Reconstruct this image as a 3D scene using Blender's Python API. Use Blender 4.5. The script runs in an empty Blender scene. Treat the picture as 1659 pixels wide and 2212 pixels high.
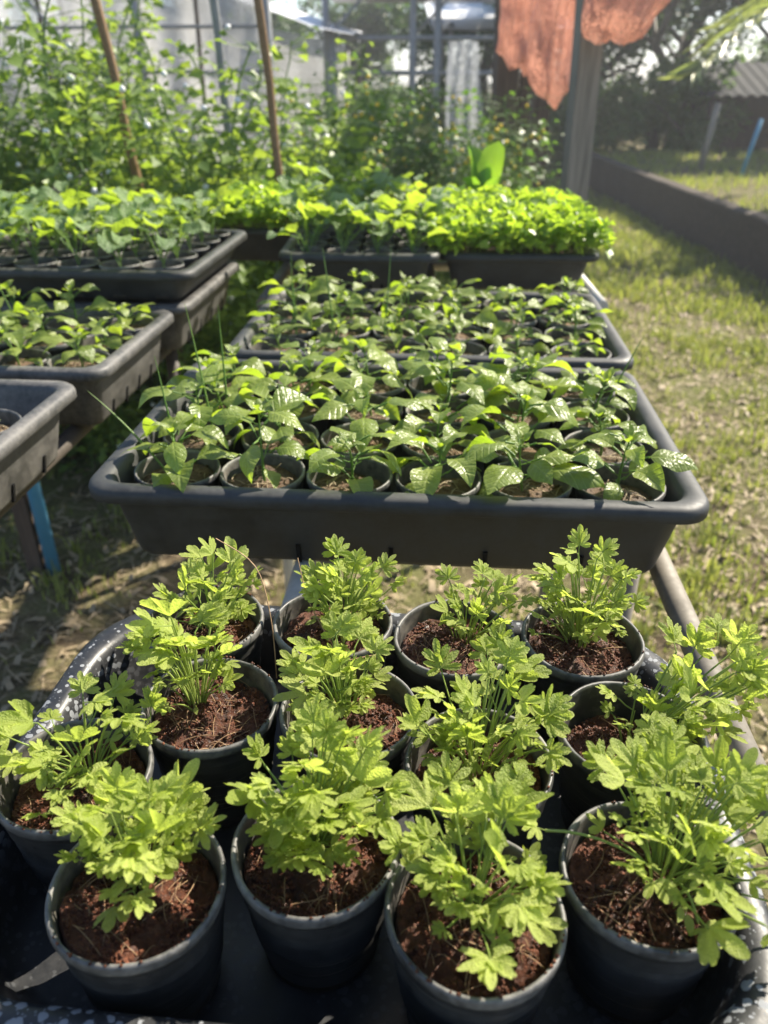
import bpy, math, random
import numpy as np
from mathutils import Vector, Matrix, noise

R = math.radians
rng = random.Random(11)
nr = np.random.default_rng(7)
SC = bpy.context.scene
COL = SC.collection

# ------------------------------------------------------------------ camera, sky, sun, exposure
SUN_AZ, SUN_EL = R(50), R(43)          # azimuth measured from the view direction (+Y) towards +X
cam = bpy.data.cameras.new('camera')
cam_o = bpy.data.objects.new('camera', cam); COL.objects.link(cam_o)
cam_o.location = (0, 0, 1.315); cam_o.rotation_euler = (R(90 - 29.5), 0, 0)
cam.sensor_fit = 'HORIZONTAL'; cam.sensor_width = 9.8
cam.lens = 9.8 * 1664 / 1659
cam.clip_start = 0.02; cam.clip_end = 2000
cam.dof.use_dof = True; cam.dof.focus_distance = 0.575; cam.dof.aperture_fstop = 9.8 / 3.9
SC.camera = cam_o

world = bpy.data.worlds.new('World'); SC.world = world; world.use_nodes = True
wn = world.node_tree.nodes; wl = world.node_tree.links
sky = wn.new('ShaderNodeTexSky'); sky.sky_type = 'NISHITA'; sky.sun_disc = False
sky.sun_elevation = SUN_EL; sky.sun_rotation = SUN_AZ
sky.air_density = 0.85; sky.dust_density = 0.3; sky.ozone_density = 1.0
wl.new(sky.outputs[0], wn['Background'].inputs[0]); wn['Background'].inputs[1].default_value = 0.085
sun = bpy.data.lights.new('sun', 'SUN'); sun.energy = 5.0; sun.angle = R(0.5); sun.color = (1.0, 0.91, 0.76)
sun_o = bpy.data.objects.new('sun', sun); COL.objects.link(sun_o)
to_sun = Vector((math.sin(SUN_AZ) * math.cos(SUN_EL), math.cos(SUN_AZ) * math.cos(SUN_EL), math.sin(SUN_EL)))
sun_o.rotation_euler = to_sun.to_track_quat('Z', 'Y').to_euler(); sun_o.location = to_sun * 20
SC.view_settings.view_transform = 'Standard'; SC.view_settings.look = 'None'
SC.view_settings.exposure = 1.38; SC.view_settings.gamma = 1.0; SC.view_settings.use_curve_mapping = False
SC.cycles.max_bounces = 8; SC.cycles.transparent_max_bounces = 12; SC.cycles.transmission_bounces = 6
SC.cycles.caustics_reflective = False; SC.cycles.caustics_refractive = False

# ------------------------------------------------------------------ materials
class NT:
    def __init__(s, name):
        s.m = bpy.data.materials.new(name); s.m.use_nodes = True
        s.n = s.m.node_tree.nodes; s.l = s.m.node_tree.links
        s.p = s.n['Principled BSDF']; s.out = s.n['Material Output']
    def new(s, t, **kw):
        n = s.n.new(t)
        for k, v in kw.items(): setattr(n, k, v)
        return n
    def set(s, sock, v):
        if hasattr(v, 'links'): s.l.new(v, sock)
        else: sock.default_value = (*v, 1) if isinstance(v, tuple) and len(v) == 3 and sock.type == 'RGBA' else v
    def coord(s, kind='Object', scale=(1, 1, 1), rand=True):
        c = s.new('ShaderNodeTexCoord'); o = c.outputs[kind]
        mp = s.new('ShaderNodeMapping'); mp.inputs['Scale'].default_value = scale
        s.l.new(o, mp.inputs['Vector'])
        if rand:
            oi = s.new('ShaderNodeObjectInfo'); mu = s.new('ShaderNodeMath', operation='MULTIPLY'); mu.inputs[1].default_value = 37
            s.l.new(oi.outputs['Random'], mu.inputs[0]); s.l.new(mu.outputs[0], mp.inputs['Location'])
        return mp.outputs[0]
    def noise(s, vec, scale, detail=4, rough=.55, dist=0):
        n = s.new('ShaderNodeTexNoise'); n.inputs['Scale'].default_value = scale; n.inputs['Detail'].default_value = detail
        n.inputs['Roughness'].default_value = rough; n.inputs['Distortion'].default_value = dist
        if vec is not None: s.l.new(vec, n.inputs['Vector'])
        return n.outputs['Fac']
    def vor(s, vec, scale, feature='F1', out='Distance'):
        n = s.new('ShaderNodeTexVoronoi', feature=feature); n.inputs['Scale'].default_value = scale
        s.l.new(vec, n.inputs['Vector']); return n.outputs[out]
    def ramp(s, fac, stops):
        r = s.new('ShaderNodeValToRGB'); e = r.color_ramp.elements
        while len(e) < len(stops): e.new(.5)
        for el, (p, c) in zip(e, stops):
            el.position = p; el.color = (*c, 1) if isinstance(c, tuple) else (c, c, c, 1)
        s.l.new(fac, r.inputs[0]); return r.outputs[0]
    def mix(s, fac, a, b, mode='MIX'):
        m = s.new('ShaderNodeMix', data_type='RGBA', blend_type=mode)
        s.set(m.inputs[0], fac); s.set(m.inputs[6], a); s.set(m.inputs[7], b); return m.outputs[2]
    def math(s, op, a, b=0.0):
        m = s.new('ShaderNodeMath', operation=op); s.set(m.inputs[0], a); s.set(m.inputs[1], b); return m.outputs[0]
    def bump(s, h, strength=.3, dist=.002):
        b = s.new('ShaderNodeBump'); b.inputs['Strength'].default_value = strength; b.inputs['Distance'].default_value = dist
        s.l.new(h, b.inputs['Height']); s.l.new(b.outputs[0], s.p.inputs['Normal']); return b.outputs[0]
    def rand(s): return s.new('ShaderNodeObjectInfo').outputs['Random']
    def fin(s, col=None, rough=None, spec=None):
        if col is not None: s.set(s.p.inputs['Base Color'], col)
        if rough is not None: s.set(s.p.inputs['Roughness'], rough)
        if spec is not None: s.p.inputs['Specular IOR Level'].default_value = spec
        return s.m

def leafmat(name, a, b, ta, tb, rough=.45, trans=.45, spec=.4, scale=90, vein=None, tint=False, bump=.25, bdist=.0012):
    """leaf with light passing through it; a..b / ta..tb: reflected / transmitted colours, varied per leaf"""
    t = NT(name); vec = t.coord(rand=True)
    r = t.new('ShaderNodeAttribute', attribute_name='tint').outputs['Fac'] if tint else t.rand()
    n1 = t.noise(vec, scale, 3)
    f = t.math('ADD', t.math('MULTIPLY', r, .75), t.math('MULTIPLY', t.math('SUBTRACT', n1, .5), .8))
    f = t.math('MAXIMUM', t.math('MINIMUM', t.math('ADD', f, .12), 1.0), 0.0)
    col, tc = t.mix(f, a, b), t.mix(f, ta, tb)
    h = t.noise(vec, scale * 4, 2)
    if vein:
        raw = t.coord(rand=False); sx = t.new('ShaderNodeSeparateXYZ'); t.l.new(raw, sx.inputs[0])
        ay = t.math('ABSOLUTE', sx.outputs[1])
        ph = t.math('SUBTRACT', sx.outputs[0], t.math('MULTIPLY', ay, .75))
        w = t.math('SINE', t.math('MULTIPLY', ph, vein))
        side = t.math('MINIMUM', t.math('MULTIPLY', t.math('ABSOLUTE', w), 2.2), 1.0)               # sunken side veins
        mid = t.math('MINIMUM', t.math('MULTIPLY', ay, 28.0), 1.0)
        hv = t.math('MULTIPLY', side, mid)
        col = t.mix(t.math('MULTIPLY', t.math('SUBTRACT', 1.0, hv), .16), col, tuple(min(1, c * 2.2) for c in b))
        h = t.math('ADD', t.math('MULTIPLY', h, .5), t.math('MULTIPLY', hv, .35))
    t.fin(col, rough, spec); nrm = t.bump(h, bump, bdist)
    tr = t.new('ShaderNodeBsdfTranslucent'); t.l.new(tc, tr.inputs[0]); t.l.new(nrm, tr.inputs['Normal'])
    mx = t.new('ShaderNodeMixShader'); mx.inputs[0].default_value = trans
    t.l.new(t.p.outputs[0], mx.inputs[1]); t.l.new(tr.outputs[0], mx.inputs[2]); t.l.new(mx.outputs[0], t.out.inputs[0])
    return t.m

MT = {}
MT['celery'] = leafmat('celery_leaf', (.24, .30, .055), (.45, .51, .14), (.52, .65, .075), (.76, .88, .16), trans=.5, rough=.48, spec=.35, scale=5, bump=.35, bdist=.03)
MT['celery_stem'] = leafmat('celery_stem', (.22, .33, .07), (.34, .42, .11), (.30, .42, .05), (.45, .5, .1), rough=.4, trans=.35, scale=60)
MT['chili'] = leafmat('pepper_leaf', (.135, .19, .035), (.27, .33, .075), (.32, .50, .025), (.54, .70, .05), rough=.33, spec=.6, scale=3, vein=20, bump=.3, bdist=.012)
MT['chili_stem'] = leafmat('pepper_stem', (.08, .17, .03), (.16, .26, .05), (.2, .36, .03), (.3, .45, .05), rough=.45, trans=.25, scale=60)
MT['cabbage'] = leafmat('cabbage_leaf', (.13, .21, .09), (.25, .35, .15), (.38, .56, .03), (.58, .74, .06), rough=.42, spec=.45, scale=3, bump=.4, bdist=.04)
MT['lettuce'] = leafmat('lettuce_leaf', (.10, .22, .03), (.2, .36, .05), (.30, .55, .03), (.42, .66, .05), rough=.4, spec=.4, scale=3)
MT['seedling'] = leafmat('seedling_foliage', (.15, .25, .035), (.26, .38, .06), (.37, .56, .025), (.58, .76, .06), rough=.36, spec=.5, scale=60, trans=.5, tint=True)
MT['pea'] = leafmat('pea_foliage', (.09, .15, .035), (.20, .29, .07), (.26, .42, .03), (.48, .62, .07), rough=.45, spec=.4, scale=30, trans=.45, tint=True)
MT['bush'] = leafmat('bush_foliage', (.05, .10, .03), (.12, .2, .05), (.10, .22, .02), (.22, .36, .05), rough=.4, spec=.45, scale=10, tint=True)
MT['tree'] = leafmat('tree_foliage', (.025, .055, .022), (.07, .12, .035), (.05, .12, .02), (.14, .26, .035), rough=.4, spec=.5, scale=6, trans=.4, tint=True)
MT['russet'] = leafmat('russet_foliage', (.16, .11, .04), (.26, .14, .05), (.22, .14, .03), (.35, .2, .04), rough=.5, spec=.3, scale=6, trans=.4, tint=True)
MT['palm'] = leafmat('palm_leaf', (.22, .26, .07), (.38, .4, .14), (.3, .4, .06), (.5, .55, .14), rough=.4, spec=.5, scale=10, trans=.4, tint=True)
MT['grass'] = leafmat('grass_blades', (.15, .18, .04), (.30, .32, .085), (.26, .35, .04), (.50, .52, .10), rough=.45, spec=.4, scale=8, trans=.4, tint=True)

def plastic(name, base, dust, dustamt, rough, spots=False, streak=False, edge=.0):
    t = NT(name); v = t.coord()
    n1 = t.noise(v, 22, 6, .62); n2 = t.noise(v, 160, 4, .6)
    d = t.ramp(t.math('ADD', t.math('MULTIPLY', n1, .7), t.math('MULTIPLY', n2, .35)), [(.42, 0.0), (.72, 1.0)])
    if streak:
        vs = t.coord(scale=(14, 14, 620)); ns = t.noise(vs, 1.0, 3, .6)
        d = t.math('MAXIMUM', t.math('MULTIPLY', d, .8), t.ramp(ns, [(.52, 0.0), (.7, .8)]))
    col = t.mix(t.math('MULTIPLY', d, dustamt), base, dust)
    rg = t.math('ADD', rough, t.math('MULTIPLY', d, .25))
    if spots:
        raw = t.coord(rand=False)
        warp = t.new('ShaderNodeVectorMath', operation='ADD'); t.l.new(raw, warp.inputs[0])
        wn_ = t.new('ShaderNodeTexNoise'); wn_.inputs['Scale'].default_value = 90; t.l.new(raw, wn_.inputs['Vector'])
        sc_ = t.new('ShaderNodeVectorMath', operation='SCALE'); sc_.inputs['Scale'].default_value = .006
        t.l.new(wn_.outputs['Color'], sc_.inputs[0]); t.l.new(sc_.outputs[0], warp.inputs[1])
        vd = t.vor(warp.outputs[0], 150); vd2 = t.vor(warp.outputs[0], 330)
        big = t.noise(raw, 9, 2)
        thr = t.math('MULTIPLY', t.ramp(big, [(.34, .10), (.64, .46)]), 1.0)
        s1 = t.math('LESS_THAN', vd, thr); s2 = t.math('LESS_THAN', vd2, t.math('MULTIPLY', thr, .55))
        sp = t.math('MAXIMUM', t.math('MULTIPLY', s1, .9), t.math('MULTIPLY', s2, .55))
        # hard-water marks sit on the rim, few on the walls
        sx = t.new('ShaderNodeSeparateXYZ'); t.l.new(raw, sx.inputs[0])
        up = t.ramp(t.math('MULTIPLY', sx.outputs[2], 10.0), [(.40, .12), (.60, 1.0)])
        sp = t.math('MULTIPLY', sp, up)
        col = t.mix(t.math('MULTIPLY', sp, .8), col, (.27, .285, .305))
        rg = t.math('ADD', rg, t.math('MULTIPLY', sp, .3))
    t.bump(t.math('ADD', t.math('MULTIPLY', n2, .5), n1), .25, .0012)
    return t.fin(col, rg, .5)
MT['pot'] = plastic('black_pot_plastic', (.013, .0135, .014), (.12, .117, .11), .5, .38, streak=True)
MT['pot_in'] = plastic('pot_inner_wall', (.03, .03, .03), (.26, .235, .2), .75, .5)
MT['pot_rim'] = plastic('pot_rim_plastic', (.028, .029, .030), (.30, .29, .27), .75, .42)
MT['tray'] = plastic('dark_tray_plastic', (.020, .0215, .0215), (.10, .102, .10), .42, .5)
MT['tray_grey'] = plastic('grey_tray_plastic', (.042, .043, .043), (.20, .19, .175), .8, .5)
MT['tray_wet'] = plastic('spotted_tray_plastic', (.012, .013, .015), (.06, .06, .06), .4, .36, spots=True)
MT['pvc_grey'] = plastic('weathered_pipe', (.22, .195, .155), (.10, .088, .07), .7, .6)
MT['pvc_white'] = plastic('white_pipe', (.62, .60, .55), (.35, .32, .27), .6, .4)
MT['pvc_blue'] = plastic('blue_pipe', (.05, .24, .40), (.16, .3, .4), .5, .4)
MT['steel'] = plastic('galvanised_steel', (.25, .26, .27), (.13, .13, .13), .6, .45)
MT['dark_pipe'] = plastic('rusty_dark_pipe', (.06, .05, .042), (.11, .09, .07), .6, .6)
MT['roof_sheet'] = plastic('old_roof_sheet', (.03, .033, .04), (.02, .021, .023), .6, .85)
MT['dark'] = NT('slot_shade').fin((.004, .004, .004), .8, .2)  # near-black colour stands for the shade inside the tray slots
MT['concrete'] = plastic('weathered_concrete', (.065, .05, .037), (.03, .023, .017), .8, .9)
MT['white_sheet'] = NT('white_plastic_sheet').fin((.75, .76, .78), .45, .4)

def soilmat(name, a, b, c, rough, scale):
    t = NT(name); v = t.coord(); n = t.noise(v, scale, 6, .65); n2 = t.noise(v, scale * 4, 4, .6); n3 = t.noise(v, 26, 2)
    f = t.math('ADD', t.math('MULTIPLY', n, .5), t.math('MULTIPLY', n3, .5))
    col = t.ramp(f, [(.34, a), (.52, b), (.72, c)])
    t.bump(t.math('ADD', n, t.math('MULTIPLY', n2, .6)), .8, .003)
    return t.fin(col, t.ramp(n3, [(.35, rough - .22), (.65, rough + .15)]), .45)
MT['coir'] = soilmat('coir_soil', (.020, .007, .004), (.095, .031, .014), (.27, .095, .045), .5, 330)
MT['crumb'] = soilmat('coir_crumbs', (.028, .010, .005), (.13, .042, .019), (.32, .115, .055), .42, 260)
MT['mulch'] = soilmat('mulched_soil', (.035, .02, .011), (.11, .065, .034), (.26, .17, .095), .8, 150)

def fibre(name, a, b):
    t = NT(name); return t.fin(t.mix(t.noise(t.coord(), 120, 2), a, b), .6, .3)
MT['fibre'] = fibre('coir_fibre', (.16, .075, .035), (.55, .38, .22))
MT['straw'] = fibre('dry_straw', (.20, .15, .085), (.46, .37, .245))
MT['bamboo'] = fibre('bamboo_stake', (.13, .075, .035), (.30, .19, .10))

def woodmat():
    t = NT('grey_timber'); v = t.coord(scale=(60, 60, 3)); n = t.noise(v, 1, 5, .6)
    t.bump(n, .4, .004); return t.fin(t.ramp(n, [(.3, (.14, .125, .105)), (.7, (.30, .275, .235))]), .8, .25)
MT['timber'] = woodmat()
def darkwood():
    t = NT('dark_timber'); v = t.coord(scale=(60, 60, 3)); n = t.noise(v, 1, 5, .6)
    t.bump(n, .4, .004); return t.fin(t.ramp(n, [(.3, (.055, .04, .03)), (.7, (.14, .10, .075))]), .8, .25)
MT['timber_dark'] = darkwood()
MT['bark'] = fibre('tree_bark', (.05, .035, .025), (.12, .09, .065))

def netmat(name, col, tcol, open_, scale):
    """woven net: cloth that scatters and passes light, with open holes between the threads"""
    t = NT(name); v = t.coord(scale=scale)
    w = t.noise(v, 1.0, 4, .65); n = t.noise(t.coord(), 5, 3)
    hole = t.math('LESS_THAN', w, open_)
    lt = t.ramp(t.noise(t.coord(scale=(26, 26, 5)), 1.0, 3, .6), [(.45, 0.0), (.75, .55)])
    t.fin(t.mix(lt, t.mix(n, tuple(c * .7 for c in col), col), tuple(.5 * c + .32 for c in col)), .6, .3)
    tr = t.new('ShaderNodeBsdfTranslucent'); tr.inputs[0].default_value = (*tcol, 1)
    m1 = t.new('ShaderNodeMixShader'); m1.inputs[0].default_value = .5
    t.l.new(t.p.outputs[0], m1.inputs[1]); t.l.new(tr.outputs[0], m1.inputs[2])
    tp = t.new('ShaderNodeBsdfTransparent'); m2 = t.new('ShaderNodeMixShader')
    t.l.new(hole, m2.inputs[0]); t.l.new(m1.outputs[0], m2.inputs[1]); t.l.new(tp.outputs[0], m2.inputs[2])
    t.l.new(m2.outputs[0], t.out.inputs[0]); return t.m
MT['net'] = netmat('orange_net', (.62, .30, .22), (.72, .36, .26), .47, (200, 200, 200))
MT['shade_net'] = netmat('grey_shade_net', (.48, .49, .50), (.66, .66, .66), .48, (160, 160, 160))
MT['silver_net'] = netmat('silver_net', (.5, .52, .55), (.4, .42, .45), .47, (200, 200, 200))

def groundmat():
    t = NT('dry_ground'); v = t.coord(rand=False)
    n1 = t.noise(v, .9, 4); n2 = t.noise(v, 7, 6, .65); n3 = t.noise(v, 70, 5, .7)
    st = t.noise(t.coord(scale=(40, 150, 40), rand=False), 1, 4, .7, .6)
    col = t.ramp(t.math('ADD', t.math('MULTIPLY', n2, .5), t.math('MULTIPLY', n3, .5)), [(.36, (.05, .036, .022)), (.52, (.14, .105, .065)), (.68, (.28, .22, .14))])
    col = t.mix(t.math('MULTIPLY', t.ramp(st, [(.52, 0.0), (.66, 1.0)]), .6), col, (.36, .30, .20))
    g = t.ramp(t.math('ADD', t.math('MULTIPLY', n1, .5), t.math('MULTIPLY', n2, .5)), [(.42, 0.0), (.62, .75)])
    col = t.mix(g, col, t.mix(n3, (.07, .10, .025), (.2, .22, .06)))
    t.bump(t.math('ADD', n3, n2), .8, .02); return t.fin(col, .95, .15)
MT['ground'] = groundmat()

# ------------------------------------------------------------------ mesh helpers
def mesh(name, V, F, mats=(), smooth=True, fm=None, tint=None):
    me = bpy.data.meshes.new(name)
    V = np.asarray(V, dtype=np.float32).reshape(-1, 3)
    if isinstance(F, np.ndarray):
        n, k = F.shape
        me.vertices.add(len(V)); me.vertices.foreach_set('co', V.ravel())
        me.loops.add(n * k); me.loops.foreach_set('vertex_index', F.astype(np.int32).ravel())
        me.polygons.add(n); me.polygons.foreach_set('loop_start', np.arange(0, n * k, k, dtype=np.int32))
        me.update(calc_edges=True)
    else:
        me.from_pydata([tuple(map(float, v)) for v in V], [], F)
    for m in mats: me.materials.append(MT[m] if isinstance(m, str) else m)
    if smooth: me.polygons.foreach_set('use_smooth', np.ones(len(me.polygons), dtype=bool))
    if fm is not None: me.polygons.foreach_set('material_index', np.asarray(fm, dtype=np.int32))
    if tint is not None:
        a = me.attributes.new('tint', 'FLOAT', 'FACE'); a.data.foreach_set('value', np.asarray(tint, dtype=np.float32))
    me.update(); return me

def ob(name, data, parent=None, loc=(0, 0, 0), rot=(0, 0, 0), scale=(1, 1, 1), kind=None):
    o = bpy.data.objects.new(name, data); COL.objects.link(o)
    o.location = loc; o.rotation_euler = rot; o.scale = scale if hasattr(scale, '__len__') else (scale,) * 3
    if parent is not None: o.parent = parent
    if kind: o['kind'] = kind
    return o
def tag(o, label, cat, group=None, kind=None):
    o['label'] = label; o['category'] = cat
    if group: o['group'] = group
    if kind: o['kind'] = kind
    return o
def thing(name, label, cat, loc=(0, 0, 0), rz=0, group=None):
    return tag(ob(name, None, loc=loc, rot=(0, 0, rz)), label, cat, group)

class MB:
    def __init__(s): s.V = []; s.F = []; s.M = []
    def add(s, V, F, m=0):
        b = len(s.V); s.V += [tuple(v) for v in V]; s.F += [tuple(i + b for i in f) for f in F]; s.M += [m] * len(F)
    def box(s, c, d, rz=0, m=0, rx=0, ry=0):
        M = Matrix.Rotation(rz, 3, 'Z') @ Matrix.Rotation(ry, 3, 'Y') @ Matrix.Rotation(rx, 3, 'X')
        V = [Vector(c) + M @ Vector((x * d[0] / 2, y * d[1] / 2, z * d[2] / 2)) for x in (-1, 1) for y in (-1, 1) for z in (-1, 1)]
        s.add(V, [(0, 1, 3, 2), (4, 6, 7, 5), (0, 4, 5, 1), (2, 3, 7, 6), (0, 2, 6, 4), (1, 5, 7, 3)], m)
    def tube(s, pts, rad, sides=5, cap=True, m=0):
        pts = [Vector(p) for p in pts]; n = len(pts); V = []; F = []
        if not hasattr(rad, '__len__'): rad = [rad] * n
        up = Vector((.31, .17, .93)); prev = None
        for i, p in enumerate(pts):
            d = (pts[min(i + 1, n - 1)] - pts[max(i - 1, 0)])
            d = d.normalized() if d.length > 1e-9 else Vector((0, 0, 1))
            a = (prev - d * prev.dot(d)) if prev is not None else d.cross(up)
            if a.length < 1e-5: a = d.cross(Vector((1, 0, 0)))
            a.normalize(); prev = a; b = d.cross(a)
            for k in range(sides):
                t = 2 * math.pi * k / sides; V.append(p + (a * math.cos(t) + b * math.sin(t)) * rad[i])
        for i in range(n - 1):
            for k in range(sides):
                k2 = (k + 1) % sides; F.append((i * sides + k, i * sides + k2, (i + 1) * sides + k2, (i + 1) * sides + k))
        if cap: F += [tuple(reversed(range(sides))), tuple(range((n - 1) * sides, n * sides))]
        s.add(V, F, m)
    def mesh(s, name, mats, smooth=True): return mesh(name, s.V, s.F, mats, smooth, s.M)

def curve(p0, p1, bend, n=6):
    p0, p1, bend = Vector(p0), Vector(p1), Vector(bend)
    c = (p0 + p1) / 2 + bend
    return [p0 * (1 - t) ** 2 + c * 2 * t * (1 - t) + p1 * t * t for t in [i / (n - 1) for i in range(n)]]

def pipe(name, p0, p1, r, mat, parent=None, sides=16):
    """a straight hollow-looking pipe as one mesh with real ends"""
    p0, p1 = Vector(p0), Vector(p1); b = MB(); b.tube([p0, p1], r, sides)
    me = b.mesh(name, [mat]); 
    for p in me.polygons:
        if len(p.vertices) > 4: p.use_smooth = False
    return ob(name, me, parent)

# ------------------------------------------------------------------ trays
def rrect(w, d, r, n=8):
    pts = []
    r = max(min(r, w / 2 - .001, d / 2 - .001), .001)
    for cx, cy, a0 in ((w / 2 - r, d / 2 - r, 0), (-w / 2 + r, d / 2 - r, 90), (-w / 2 + r, -d / 2 + r, 180), (w / 2 - r, -d / 2 + r, 270)):
        for i in range(n + 1):
            a = R(a0 + 90 * i / n); pts.append((cx + r * math.cos(a), cy + r * math.sin(a)))
    return pts
def tray_mesh(name, w, d, h, rimw=.0225, lip=.016, taper=.0165, rad=.035, mat='tray', th=.003):
    """profile swept round a rounded rectangle: (inset from outer edge, z)"""
    prof = [(taper + rimw + .03, th), (taper + rimw + .012, th), (taper + rimw + .003, th + .004), (taper + rimw - .001, th + .014),
            (rimw + .003, h - .012), (rimw, h - .004), (rimw - .004, h - .0008), (rimw * .5, h), (.0045, h - .001), (.0012, h - .004), (0, h - .008), (0, h - lip), (.0015, h - lip - .001),
            (.003, h - lip), (rimw - .006, h - lip + .004), (rimw - .002, h - lip - .008), (taper + rimw - .004, .010), (taper + rimw, .003), (taper + rimw + .006, 0)]
    V = []; F = []; n = None
    for ins, z in prof:
        L = rrect(w - 2 * ins, d - 2 * ins, max(rad - ins * .45, .006), 8); n = len(L)
        V += [(x, y, z) for x, y in L]
    for i in range(len(prof) - 1):
        for k in range(n):
            k2 = (k + 1) % n; F.append((i * n + k, (i + 1) * n + k, (i + 1) * n + k2, i * n + k2))
    F.append(tuple(range(n))); b = (len(prof) - 1) * n; F.append(tuple(reversed(range(b, b + n))))
    V = [(x + .0012 * noise.noise((x * 9, y * 9, z * 5)), y + .0025 * noise.noise((x * 5, y * 5, z * 5 + 9)), z + .0012 * noise.noise((x * 6, y * 6, 4))) for x, y, z in V]
    me = mesh(name, V, F, [mat]); 
    return me
def slots(parent, w, d, rimw, taper, sides='FR'):
    """upright near-black boxes for drain slots near the wall foot, shade of the openings painted"""
    b = MB(); b.box((0, 0, 0), (.005, .004, .026)); me = b.mesh('drain_slot', ['dark'], False)
    ins = taper + rimw - .0045
    lean = math.atan2(taper, .09)
    for i in range(5):
        x = -w / 2 + .12 + (w - .24) * i / 4
        ob('drain_slot', me, parent, (x, -d / 2 + ins - .001, .016), (lean, 0, 0))
    for i in range(4):
        y = -d / 2 + .09 + (d - .18) * i / 3
        ob('drain_slot', me, parent, (w / 2 - ins + .001, y, .016), (lean, 0, R(90)))
def tray(label, loc, rz, w, d, h, mat='tray', slot=True, group='seedling trays on the benches', **kw):
    t = thing('seedling_tray', label, 'tray', loc, rz, group)
    rimw, taper = kw.get('rimw', .0225), kw.get('taper', .0165)
    ob('tray_shell', tray_mesh('tray_shell', w, d, h, mat=mat, **kw), t)
    if slot: slots(t, w, d, rimw, taper)
    return t

# ------------------------------------------------------------------ pots and soil
PR, PH = .0478, .09                      # rim radius, height
def pot_mesh(name, seg, fine, seed):
    r_ = random.Random(seed)
    prof = [(.001, .0), (.034, .0), (.0355, .002)]; N = 30 if fine else 8
    for i in range(1, N):
        z = .004 + (.080 - .004) * i / N; rr = .0357 + (PR - .0025 - .0357) * i / N
        if fine and .022 < z < .076: rr += .0009 * (1 if i % 2 else -1) * (.4 + r_.random())
        prof.append((rr, z))
    prof += [(PR - .0016, .0815), (PR - .0004, .083), (PR, .0855), (PR - .0002, .0885), (PR - .0009, .0898), (PR - .002, .09), (PR - .0031, .0894), (PR - .0036, .087)]
    nout = len(prof) - 8
    prof += [(PR - .0044, .078), (PR - .0066, .055), (PR - .012, .004), (.001, .003)]
    V = []; F = []; fm = []
    for j, (rr, z) in enumerate(prof):
        for k in range(seg):
            a = 2 * math.pi * k / seg
            q = 1 + .012 * (z / PH) * math.sin(2 * a + seed) + .006 * (z / PH) * math.sin(3 * a + 2 * seed)
            V.append((rr * q * math.cos(a), rr * q * math.sin(a), z + (.0007 * math.sin(3 * a + seed) if z > .07 else 0)))
    for j in range(len(prof) - 1):
        for k in range(seg):
            k2 = (k + 1) % seg; F.append((j * seg + k, j * seg + k2, (j + 1) * seg + k2, (j + 1) * seg + k))
            fm.append(0 if j < nout else (1 if j < nout + 7 else 2))
    return mesh(name, V, F, ['pot', 'pot_rim', 'pot_in'], True, fm)
POT_FINE = [pot_mesh('pot', 56, True, s) for s in (1, 2, 3)]
POT_LOW = [pot_mesh('pot', 28, False, s) for s in (4, 5)]

def ico(rad, seed):
    t = (1 + 5 ** .5) / 2
    V = [(-1, t, 0), (1, t, 0), (-1, -t, 0), (1, -t, 0), (0, -1, t), (0, 1, t), (0, -1, -t), (0, 1, -t), (t, 0, -1), (t, 0, 1), (-t, 0, -1), (-t, 0, 1)]
    r_ = random.Random(seed); V = [Vector(v).normalized() * rad * (.7 + .6 * r_.random()) for v in V]
    F = [(0, 11, 5), (0, 5, 1), (0, 1, 7), (0, 7, 10), (0, 10, 11), (1, 5, 9), (5, 11, 4), (11, 10, 2), (10, 7, 6), (7, 1, 8), (3, 9, 4), (3, 4, 2), (3, 2, 6), (3, 6, 8), (3, 8, 9), (4, 9, 5), (2, 4, 11), (6, 2, 10), (8, 6, 7), (9, 8, 1)]
    return V, F

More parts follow.
